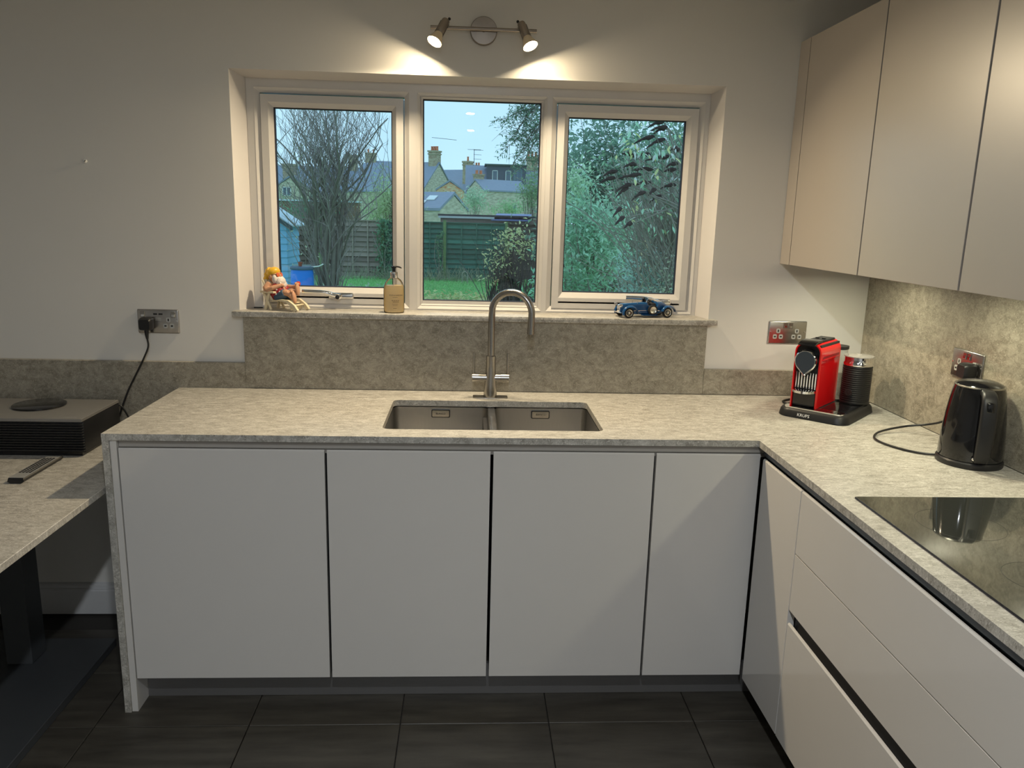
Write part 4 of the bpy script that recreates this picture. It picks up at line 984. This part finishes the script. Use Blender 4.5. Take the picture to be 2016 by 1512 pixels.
bush('clipped_hedge', 'glossy blue-green hedge at the lower right of right pane', 'hedge', (1.62, 4.6, .75), (.40, .35, .58), 4800, .045, (.15, .33, .23), .55, 20)
bush('variegated_shrub', 'pale variegated shrub in front of the wooden post', 'shrub', (1.74, 4.2, .95), (.20, .2, .36), 700, .045, (.26, .38, .17), .5, 8)
bush('olive_bush', 'olive-green willowy bush behind the weathered fence', 'bush', (-2.75, 23.4, 1.6), (.85, .7, 1.45), 4200, .17, (.20, .27, .11), .4, 70, aspect=.2)
bush('conifer_bush', 'dark green conifer bush behind the left end of fence', 'bush', (-5.5, 24, 1.3), (1.2, .8, .75), 1400, .16, (.05, .15, .08), .5, 10, aspect=.3)
bush('grey_green_bush', 'grey-green rounded bush in front of the brick extension', 'bush', ((0.124, 31.000, 2.249)[0], 31, (0.125, 31.000, 2.207)[2]), (.62, .6, .55), 1300, .11, (.17, .28, .17), .5, 10)
bush('trimmed_bush', 'green bush above the flat outbuilding roof', 'bush', ((1.436, 29.000, 1.848)[0], 29, (1.436, 29.000, 1.848)[2]), (.85, .5, .34), 1100, .10, (.12, .25, .09), .5, 10)
bush('tall_bush', 'tall bush left of the pine beside the dark dormer', 'bush', ((2.041, 25.000, 2.524)[0], 25, (2.041, 25.000, 2.524)[2]), (.42, .5, .80), 1300, .11, (.11, .20, .08), .5, 20)
bush('shade_tree', 'dense dark green tree at the left of right pane', 'tree', (2.9, 15.5, 2.1), (1.35, .9, 2.1), 7000, .16, (.09, .17, .12), .5, 40, stemcol=TWIG)
bush('shade_tree', 'dense green tree behind the buddleia spikes', 'tree', (4.6, 14.5, 2.2), (1.5, .9, 2.4), 7600, .16, (.10, .19, .13), .5, 60, stemcol=TWIG)
bush('shade_tree', 'dark thicket at the foot of the right-hand trees', 'tree', (3.6, 13.2, .9), (1.9, .6, 1.2), 5000, .14, (.09, .16, .11), .5, 60, stemcol=TWIG)
bush('shade_tree', 'tangled tree with grey branches in the right pane', 'tree', (3.0, 11, 1.7), (1.3, .6, 1.4), 2600, .10, (.10, .20, .11), .5, 180, stemcol=M('pale_twig', (.42, .39, .36), .85))
bush('tall_hedge', 'tall dark evergreen hedge closing the right side of garden', 'hedge', (4.6, 18.2, 1.9), (3.3, .7, 2.3), 7000, .24, (.09, .17, .12), .5, 30, stemcol=TWIG)
# pine with hanging sprays
pn = thing('pine_tree', 'pine with drooping branch sprays against the sky', 'tree', ((1.217, 10.400, 2.609)[0], 10.4, GZ))
PT = Vector(((1.217, 10.400, 2.609)[0], 10.4, GZ)); S = []; C = []
sticks('trunk', [([(0, 0, 0), (.02, 0, 2), (0, .05, 4), (0, 0, 6)], [.08, .07, .055, .03])], BARK, pn, 8)
for (tip, base) in (((0.356, 9.800, 3.016), 2.9), ((0.461, 9.800, 2.602), 2.75), ((0.520, 9.800, 2.787), 3.1), ((0.590, 9.800, 3.136), 3.2), ((0.563, 9.800, 2.375), 2.9), ((0.649, 9.600, 2.289), 2.7), ((0.721, 9.800, 3.260), 3.5), ((0.689, 9.600, 2.533), 2.8), ((0.793, 9.600, 2.985), 3.3), ((0.805, 9.600, 2.611), 3.0), ((0.624, 10.000, 2.909), 3.2), ((0.871, 9.600, 2.273), 2.5)):
    tipv = Vector(tip)-PT; b0 = Vector((0, 0, base-GZ+.35)); pts = [b0.lerp(tipv, k/8)+Vector((0, 0, .10*math.sin(PI*k/8)+random.gauss(0, .015))) for k in range(9)]
    S.append((pts, taper(.018, .004, 9)))
    for k in range(3, 9):
        for _ in range(4):
            q = wander(pts[k], (random.gauss(-.4, .6), random.gauss(0, .5), random.gauss(-.25, .5)), random.uniform(.10, .26), 3, .2); S.append((q, taper(.005, .002, 4)))
            C += [q[j]+Vector((random.gauss(0, .018), random.gauss(0, .018), random.gauss(0, .018))) for j in range(1, 4) for _ in range(4)]
for p0, p1 in (((0.532, 9.800, 2.954), (0.205, 9.800, 2.701)), ((0.496, 9.800, 2.801), (0.314, 9.800, 2.788)), ((0.556, 9.800, 2.643), (0.270, 9.800, 2.635)), ((0.460, 9.800, 2.648), (0.443, 9.800, 2.387)), ((0.484, 9.800, 2.649), (0.484, 9.800, 2.350))): S.append(([tuple(Vector(p0)-PT), tuple((Vector(p0)+Vector(p1))/2-PT+Vector((0, 0, .03))), tuple(Vector(p1)-PT)], [.006, .004, .002]))
tag(sticks('branches', S, BARK, pn, 4), kind='stuff')
leaf_cloud('needle_sprays', C, .065, leafmat('pine_needle', (.07, .145, .085), .5), pn, .2, .3)

# buddleia close to the window: arching stems, dry dark flower spikes, big leaves
bd = thing('buddleia', 'buddleia with dark dried flower spikes close to the right pane', 'shrub', (1.95, 4.2, GZ)); BO = Vector((1.95, 4.2, GZ))
SPK = M('dried_flower_spike', (.030, .018, .018), .95, var=.5, scale=60, bump=1); BST = M('buddleia_stem', (.26, .23, .20), .8, var=.2)
spk = [((1.276, 4.000, 2.193), (1.474, 4.100, 2.267)), ((1.388, 4.000, 2.159), (1.569, 4.100, 2.253)), ((1.180, 4.000, 2.107), (1.315, 4.100, 2.097)), ((1.351, 4.100, 2.107), (1.471, 4.200, 2.122)), ((1.381, 4.000, 2.054), (1.653, 4.200, 2.110)), ((1.184, 3.900, 1.992), (1.308, 4.000, 2.022)),
       ((1.006, 3.900, 1.912), (1.148, 4.000, 1.963)), ((0.983, 3.900, 1.853), (1.133, 4.000, 1.908)), ((1.142, 3.900, 1.891), (1.353, 4.000, 1.939)), ((1.309, 4.100, 1.977), (1.502, 4.200, 1.997)), ((1.122, 3.900, 1.785), (1.278, 4.000, 1.856)), ((1.266, 4.000, 1.839), (1.468, 4.100, 1.883)),
       ((1.133, 3.900, 1.743), (1.249, 4.000, 1.826)), ((1.266, 3.900, 1.717), (1.402, 4.000, 1.796)), ((1.408, 3.900, 1.759), (1.493, 4.000, 1.824)), ((1.447, 4.000, 1.707), (1.566, 4.100, 1.768)), ((1.600, 4.000, 2.149), (1.705, 4.100, 2.164)), ((1.418, 4.000, 2.302), (1.580, 4.100, 2.351)), ((1.453, 4.050, 2.283), (1.576, 4.100, 2.342)), ((1.394, 4.000, 2.334), (1.546, 4.100, 2.391)),
       ((1.097, 3.800, 1.577), (1.182, 3.900, 1.652)), ((1.114, 3.800, 1.506), (1.212, 3.900, 1.576)), ((1.194, 3.800, 1.483), (1.281, 3.900, 1.526)), ((1.566, 4.000, 2.005), (1.695, 4.100, 2.049)), ((1.533, 4.000, 1.825), (1.690, 4.100, 1.867)), ((1.570, 4.100, 1.968), (1.707, 4.200, 2.003))]
for i, (tip, base) in enumerate(spk):
    a, c = Vector(base)-BO, Vector(tip)-BO; pts = [a.lerp(c, k/10)+Vector((0, 0, .012*math.sin(PI*k/10)+random.gauss(0, .0025))) for k in range(11)]
    R_ = [.010+.010*math.sin(PI*min(1, k/5.5))*(1 if k < 5 else .75)*random.uniform(.8, 1.15) for k in range(11)]; R_[-1] = .003; R_[-2] = .006; R_[-3] = .009
    sticks('flower_spike', [(pts, R_)], SPK, bd, 7)
    root = Vector((random.gauss(-.05, .12), random.gauss(0, .12), random.uniform(.9, 1.6))); mid = (a+root)/2+Vector((.15, 0, .25))
    pth = smoothpath([root, mid, a], 5); sticks('arching_stem', [(pth, taper(.012, .004, len(pth)))], BST, bd, 5)
b = B(); V = [(0, 0, 0), (.25, .16, .02), (.6, .17, .0), (1, 0, -.10), (.6, -.17, 0), (.25, -.16, .02), (.4, 0, -.04)]
me = bpy.data.meshes.new('leaf'); b.bm.free(); me.from_pydata(V, [], [(0, 6, 1), (1, 6, 2), (2, 6, 3), (3, 6, 4), (4, 6, 5), (5, 6, 0)]); me.update()
LM = [leafmat('buddleia_leaf', (.16, .36, .20), .3), leafmat('buddleia_leaf_pale', (.30, .46, .38), .3), leafmat('buddleia_leaf_yellow', (.36, .42, .05), .3)]
mes = []
for m in LM:
    q = me.copy(); q.materials.append(m); mes.append(q)
spots = [(1.193, 4.000, 2.328), (1.236, 4.000, 2.350), (1.217, 4.000, 2.295), (1.189, 4.000, 2.253), (1.262, 4.000, 2.280), (1.237, 4.000, 2.184), (1.270, 4.000, 2.143), (1.290, 4.000, 2.165), (1.310, 4.000, 2.199), (1.343, 4.000, 2.166), (1.284, 4.000, 2.123), (1.244, 4.000, 2.213), (1.337, 4.000, 2.124), (1.371, 4.000, 2.142), (1.447, 4.000, 2.127), (1.469, 4.000, 2.120), (1.499, 4.000, 2.137), (1.173, 4.000, 2.069), (1.218, 4.000, 2.045), (1.183, 4.000, 2.120), (1.330, 4.000, 2.373), (1.557, 4.000, 2.131), (1.594, 4.000, 2.111), (1.623, 4.000, 2.133), (1.645, 4.000, 2.259), (1.623, 4.000, 2.196), (1.521, 4.000, 2.003), (1.479, 4.000, 1.968), (1.307, 4.000, 1.891), (1.359, 4.000, 1.914), (1.274, 4.000, 1.698), (1.373, 4.000, 1.679), (1.233, 4.000, 1.632), (1.432, 4.000, 1.659), (1.495, 4.000, 1.725), (1.631, 4.000, 1.708), (1.673, 4.000, 1.622), (1.570, 4.000, 1.619), (1.393, 4.000, 1.572), (1.486, 4.000, 1.530), (1.647, 4.000, 1.794), (1.595, 4.000, 1.899), (1.660, 4.000, 1.922), (1.710, 4.000, 1.536), (1.637, 4.000, 1.491), (1.559, 4.000, 1.445), (1.406, 4.000, 1.723), (1.304, 4.000, 1.569)]
for i, s in enumerate(spots):
    for k in range(3):
        o = bpy.data.objects.new('leaf', random.choice(mes)); COL.objects.link(o); o.parent = bd
        o.location = Vector(s)-BO+Vector((random.gauss(0, .02), random.gauss(0, .06), random.gauss(0, .02)))
        o.rotation_euler = (random.gauss(0, .5), random.uniform(.2, 1.3), random.uniform(-PI, PI)); L = random.uniform(.045, .085); o.scale = (L, L, L)
S = []
for _ in range(230):
    x = random.uniform(-.75, .1); S.append((wander((random.gauss(-.1, .2), random.gauss(.2, .2), random.uniform(.9, 1.7)), (x, random.gauss(0, .25), random.uniform(.3, 1.2)), random.uniform(.5, 1.3), 5, .13), taper(.006, .002, 6)))
tag(sticks('dry_twigs', S, BST, bd, 4), kind='stuff')
wp = thing('wooden_post', 'tan timber post standing in the hedge at lower right', 'post', (1.675, 5.05, GZ), .2)
B().lathe([(0, 0), (.054, 0), (.052, .8), (.05, 1.60), (.045, 1.62), (0, 1.63)], seg=10).done('post', M('tan_timber', (.66, .54, .30), .85, var=.3, stretch=(1, 1, .1)), wp, smooth=20)
B().lathe([(.053, .9), (.054, .91), (.054, .94), (.053, .95)], seg=10, cap=False).done('wire_band', STEEL, wp)

# ================================================================== HOUSES BEYOND THE GARDEN
def brickmat(name, c1, c2, mortar, scale):
    m = bpy.data.materials.new(name); m.use_nodes = True; t = m.node_tree; p = t.nodes['Principled BSDF']; p.inputs['Roughness'].default_value = .85
    tc = N(t, 'ShaderNodeTexCoord'); no = N(t, 'ShaderNodeTexNoise'); no.inputs['Scale'].default_value = scale; no.inputs['Detail'].default_value = 3
    mp = N(t, 'ShaderNodeMapping'); mp.inputs['Scale'].default_value = (1, 1, 3)
    rp = N(t, 'ShaderNodeValToRGB'); e = rp.color_ramp.elements; e[0].position = .35; e[1].position = .62; e[0].color = (*c1, 1); e[1].color = (*c2, 1)
    t.links.new(tc.outputs['Object'], mp.inputs[0]); t.links.new(mp.outputs[0], no.inputs['Vector']); t.links.new(no.outputs['Fac'], rp.inputs[0]); t.links.new(rp.outputs[0], p.inputs['Base Color'])
    return m
CRB = brickmat('cream_brick', (.40, .36, .27), (.62, .58, .46), None, 2.5); ORB = brickmat('orange_brick', (.58, .22, .10), (.64, .54, .36), None, 2.2); CHB = brickmat('chimney_brick', (.34, .25, .17), (.48, .42, .30), None, 3)
SLATE = M('slate', (.24, .28, .37), .6, var=.2, scale=3, stretch=(1, 6, 6)); DSL = M('dormer_cladding', (.08, .095, .14), .55, var=.15); POTM = M('chimney_pot', (.65, .22, .11), .8); WFR = M('white_window_frame', (.75, .78, .8), .5); DGL = M('dark_window_glass', (.10, .14, .20), .08)
def house(label, apex, rz, L, W, rise, base, wall=CRB, roof=SLATE, flip=1, over=.2, name='house'):
    t = thing(name, label, 'house', (apex[0], apex[1], base), math.radians(rz)); H = apex[2]-base; E = H-rise; h = W/2
    b = B(); b.prism([(-h, 0), (h, 0), (h, E), (0, H-.05), (-h, E)], 0, -L*flip, 'yz'); b.done('wall', wall, t, smooth=0)
    for s in (-1, 1):
        b = B(); k = over/h
        b.prism([(0, H), (s*(h+over), E-rise*k), (s*(h+over), E-rise*k+.14), (0, H+.16)], over*.6*flip, -(L+over)*flip, 'yz'); b.done('roof_slope', roof, t, smooth=0)
    return t
def chimney(t, p, w, d, h, npots, rz=0, pots=.45):
    """p in the house's own frame: centre of the chimney foot"""
    x, y, z = p
    c = B(); c.box(x-w/2, x+w/2, y-d/2, y+d/2, z, z+h); c.box(x-w/2-.07, x+w/2+.07, y-d/2-.07, y+d/2+.07, z+h*.80, z+h*.86); c.box(x-w/2-.09, x+w/2+.09, y-d/2-.09, y+d/2+.09, z+h*.92, z+h)
    c = c.done('chimney', CHB, t, smooth=0)
    for k in range(npots):
        px = x+(k-(npots-1)/2)*w/max(npots, 1)
        B().lathe([(.15, 0), (.12, pots*.8), (.15, pots*.85), (.14, pots), (.10, pots)], c=(px, y, z+h), seg=12, cap=False).done('chimney_pot', POTM, c)
    return c
def local(t, p):
    return Matrix.Rotation(-t.rotation_euler.z, 3, 'Z') @ (Vector(p)-t.location)
def window(t, x, y0, z, w, h, face='y', bars=1, frame=WFR):
    """window on the wall plane y = y0 facing -y (face y) or x = y0 facing +x"""
    fr = B()
    def bx(b, u0, u1, d0, d1, z0, z1):
        if face == 'y': b.box(u0, u1, y0-d1, y0-d0, z0, z1)
        else: b.box(y0+d0, y0+d1, u0, u1, z0, z1)
    f = .08*max(w, .8)
    bx(fr, x-w/2, x+w/2, 0, .06, z, z+f); bx(fr, x-w/2, x+w/2, 0, .06, z+h-f, z+h); bx(fr, x-w/2, x-w/2+f, 0, .06, z, z+h); bx(fr, x+w/2-f, x+w/2, 0, .06, z, z+h)
    for k in range(bars):
        c = x-w/2+w*(k+1)/(bars+1); bx(fr, c-f/2, c+f/2, 0, .06, z, z+h)
    o = fr.done('window', frame, t, smooth=0)
    for k in range(bars+1):
        b = B(); a0 = x-w/2+w*k/(bars+1)+f*.6; a1 = x-w/2+w*(k+1)/(bars+1)-f*.6
        bx(b, a0, a1, .0, .03, z+f, z+h-f); b.done('pane', DGL, o, smooth=0)
G0 = GZ
h1 = house('cream brick gable house with tall chimney in the middle pane', (-3.644, 85.000, 6.997), -31, 10, 6.4, 3.0, G0)
chimney(h1, (-.55, 0, h1.location.z*0+((-3.644, 85.000, 6.997)[2]-G0)-.8), .95, 1.0, 2.15, 3)
B().tube([(-.9, 0, 10.0), (2.6, -.6, 9.6)], .03, 4).done('aerial_rod', DARKMET, h1)
h2 = house('orange brick extension with small white window', (-1.813, 62.000, 4.219), -90, 6, 2.2, .72, G0, wall=ORB, over=.06)
q = local(h2, (-1.761, 62.000, 3.067)); window(h2, q.y, .0, q.z, .78, .36, 'x', 1)
h3 = house('small outhouse with slate roof and two skylights', (-1.011, 40.000, 2.612), -35, 3.2, 2.5, .80, G0, over=.08, name='outhouse')
for (u, v) in ((.30, .25), (.62, .60)):
    y0, y1 = -1.25*(u+.02), -1.25*(u+.28); zt = (-1.011, 40.000, 2.612)[2]-G0
    b = B(); x0 = -1.0-v*1.3
    b.loft([[(x0, y0, zt-.8*abs(y0)/1.25+.17), (x0+.55, y0, zt-.8*abs(y0)/1.25+.17), (x0+.55, y1, zt-.8*abs(y1)/1.25+.17), (x0, y1, zt-.8*abs(y1)/1.25+.17)], [(x0, y0, zt-.8*abs(y0)/1.25+.22), (x0+.55, y0, zt-.8*abs(y0)/1.25+.22), (x0+.55, y1, zt-.8*abs(y1)/1.25+.22), (x0, y1, zt-.8*abs(y1)/1.25+.22)]]); b.done('skylight', WFR, h3, smooth=0)
h4 = house('cream cottage with slate roof below the dark dormer', (0.289, 74.000, 4.874), 32, 5.2, 3.0, .95, G0, flip=-1, over=.12)
chimney(h4, (.5, .2, (0.289, 74.000, 4.874)[2]-G0-.4), .9, .5, 1.0, 2, pots=.35)
window(h4, 3.6, -1.5, 2.2, .5, .8, 'y', 0)
h5 = house('slate-roofed house with paired chimneys behind the cottage', (1.328, 112.000, 7.869), -33, 7, 6.5, 3.2, G0)
q = local(h5, (-0.604, 110.000, 7.086)); chimney(h5, (q.x, q.y, q.z-1.2), 1.1, 1.0, 3.1, 1, pots=.6)
q = local(h5, (0.746, 110.000, 7.125)); chimney(h5, (q.x, q.y, q.z-.4), .8, .8, 1.6, 2, pots=.5)
ax, ay, az = local(h5, (0.248, 110.000, 7.110)); an = B().tube([(ax, ay, az-.5), (ax, ay, az+3.5)], .04, 5).done('aerial_mast', DARKMET, h5)
for z, l in ((3.4, 1.3), (2.8, 1.0), (2.2, 1.0), (1.4, .6)): B().tube([(ax-.1, ay, az+z), (ax+l, ay+.3, az+z-.06)], .03, 4).done('aerial_arm', DARKMET, an)
B().tube([(ax-1.1, ay, az+3.5), (ax+1.1, ay, az+3.4)], .035, 4).done('aerial_boom', DARKMET, an)
h6 = house('long slate-roofed house carrying the dark dormer', (7.901, 92.000, 7.199), 0, 8.5, 6.5, 3.0, G0)
chimney(h6, (-.9, 0, (7.901, 92.000, 7.199)[2]-G0-.6), 1.3, 1.0, 1.9, 3, pots=.6)
d0 = local(h6, (1.633, 88.000, 4.901)); d1 = local(h6, (6.067, 88.000, 5.025)); d2 = local(h6, (1.589, 88.000, 7.174))
dm = B().box(d0.x, d1.x, d0.y, d0.y+3.5, d0.z-1.5, d2.z).done('dormer', DSL, h6, smooth=0); dm['label'] = 'dark blue-grey box dormer'
B().box(d0.x-.25, d1.x+.1, d0.y-.3, d0.y+3.6, d2.z, d2.z+.14).done('dormer_roof', M('dormer_roof_edge', (.10, .13, .13), .7), h6, smooth=0)
for px in (local(h6, (2.553, 88.000, 4.927)).x, local(h6, (4.049, 88.000, 4.969)).x): window(h6, px, d0.y, d2.z-1.70, .62, 1.15, 'y', 0)
window(h6, local(h6, (5.144, 88.000, 4.999)).x, d0.y, d2.z-2.05, .95, 1.75, 'y', 1, M('blue_frame', (.16, .22, .34), .5))
h7 = house('cream gable house with white window at far left', (-15.094, 65.000, 4.380), -90, 8, 4.0, 1.35, G0, over=.1)
q = local(h7, (-15.483, 65.000, 2.765)); window(h7, q.y, 0, q.z, .72, .75, 'x', 1)
q = local(h7, (-15.627, 66.000, 3.955)); chimney(h7, (q.x-1, q.y, q.z-.4), .9, 1.0, 1.9, 0)
h8 = house('long slate terrace roof behind the bare tree', (-16.134, 116.000, 7.871), 0, 12, 7.5, 3.4, G0)
q = local(h8, (-17.311, 116.000, 7.837)); chimney(h8, (q.x, 0, q.z-1.2), 1.15, 1.2, 3.1, 0)
h9 = house('taller slate terrace with stepped chimney beside the mullion', (-6.717, 132.000, 9.873), 0, 9.2, 7.5, 3.4, G0)
q = local(h9, (-17.028, 132.000, 9.571)); chimney(h9, (q.x+.3, 0, q.z-1.2), 1.7, 1.2, 2.9, 2, pots=.6)
# white van-like caravan glimpsed behind the tree
cv = thing('white_caravan', 'white caravan glimpsed between the bare stems', 'caravan', ((-7.044, 34.000, 1.369)[0], 34, G0))
B().box(-.75, .95, -.5, .5, .45, (-7.032, 34.000, 1.845)[2]-G0, .15, 3).done('body_shell', M('caravan_white', (.72, .80, .86), .4), cv); B().box(-.3, .3, -.52, -.5, 1.4, 1.8).done('window', DGL, cv, smooth=0)
for x in (-.45, .6): B().lathe([(0, -.1), (.28, -.1), (.3, 0), (.28, .1), (0, .1)], c=(x, -.35, .3), mat=basis((0, 1, 0)).to_4x4(), seg=16).done('wheel', BLACKM, cv)
# flat roofed outbuilding just behind the fence
ob = thing('flat_outbuilding', 'low brown outbuilding with white fascia behind the green fence', 'outbuilding', (-1.03, 21.6, G0))
B().box(0, 3.2, 0, 2.4, 0, 1.74).done('wall', M('brown_cladding', (.24, .18, .165), .8, var=.3, scale=8, stretch=(8, 1, 1)), ob, smooth=0)
B().box(-.06, 1.65, -.08, -.02, 1.742, 1.80).done('fascia', M('fascia_white', (.55, .58, .60), .6), ob, smooth=0)
B().box(-.08, 3.25, -.06, 2.5, 1.802, 1.86).done('flat_roof', M('roof_black', (.03, .035, .045), .6), ob, smooth=0)
b = B(); b.loft([[(1.55, -.12, 1.70), (2.75, -.12, 1.70), (2.75, -.12, 1.72), (1.55, -.12, 1.72)], [(1.75, .7, 1.90), (2.85, .7, 1.90), (2.85, .7, 1.92), (1.75, .7, 1.92)]]); b.done('blue_roof_panel', M('blue_panel', (.16, .20, .42), .4), ob, smooth=0)
gw = thing('brick_garden_wall', 'brick garden wall beyond the left fence panels', 'wall', ((-7.827, 30.000, 1.853)[0]-1, 30, G0))
B().box(0, 4.2, 0, .25, 0, (-7.824, 30.000, 1.953)[2]-G0).done('wall', M('brown_brick', (.20, .13, .09), .85, var=.35, scale=4, stretch=(1, 1, 3)), gw, smooth=0); B().box(-.03, 4.25, -.05, .3, (-7.824, 30.000, 1.953)[2]-G0, (-7.824, 30.000, 1.953)[2]-G0+.06).done('coping', FELT, gw, smooth=0)
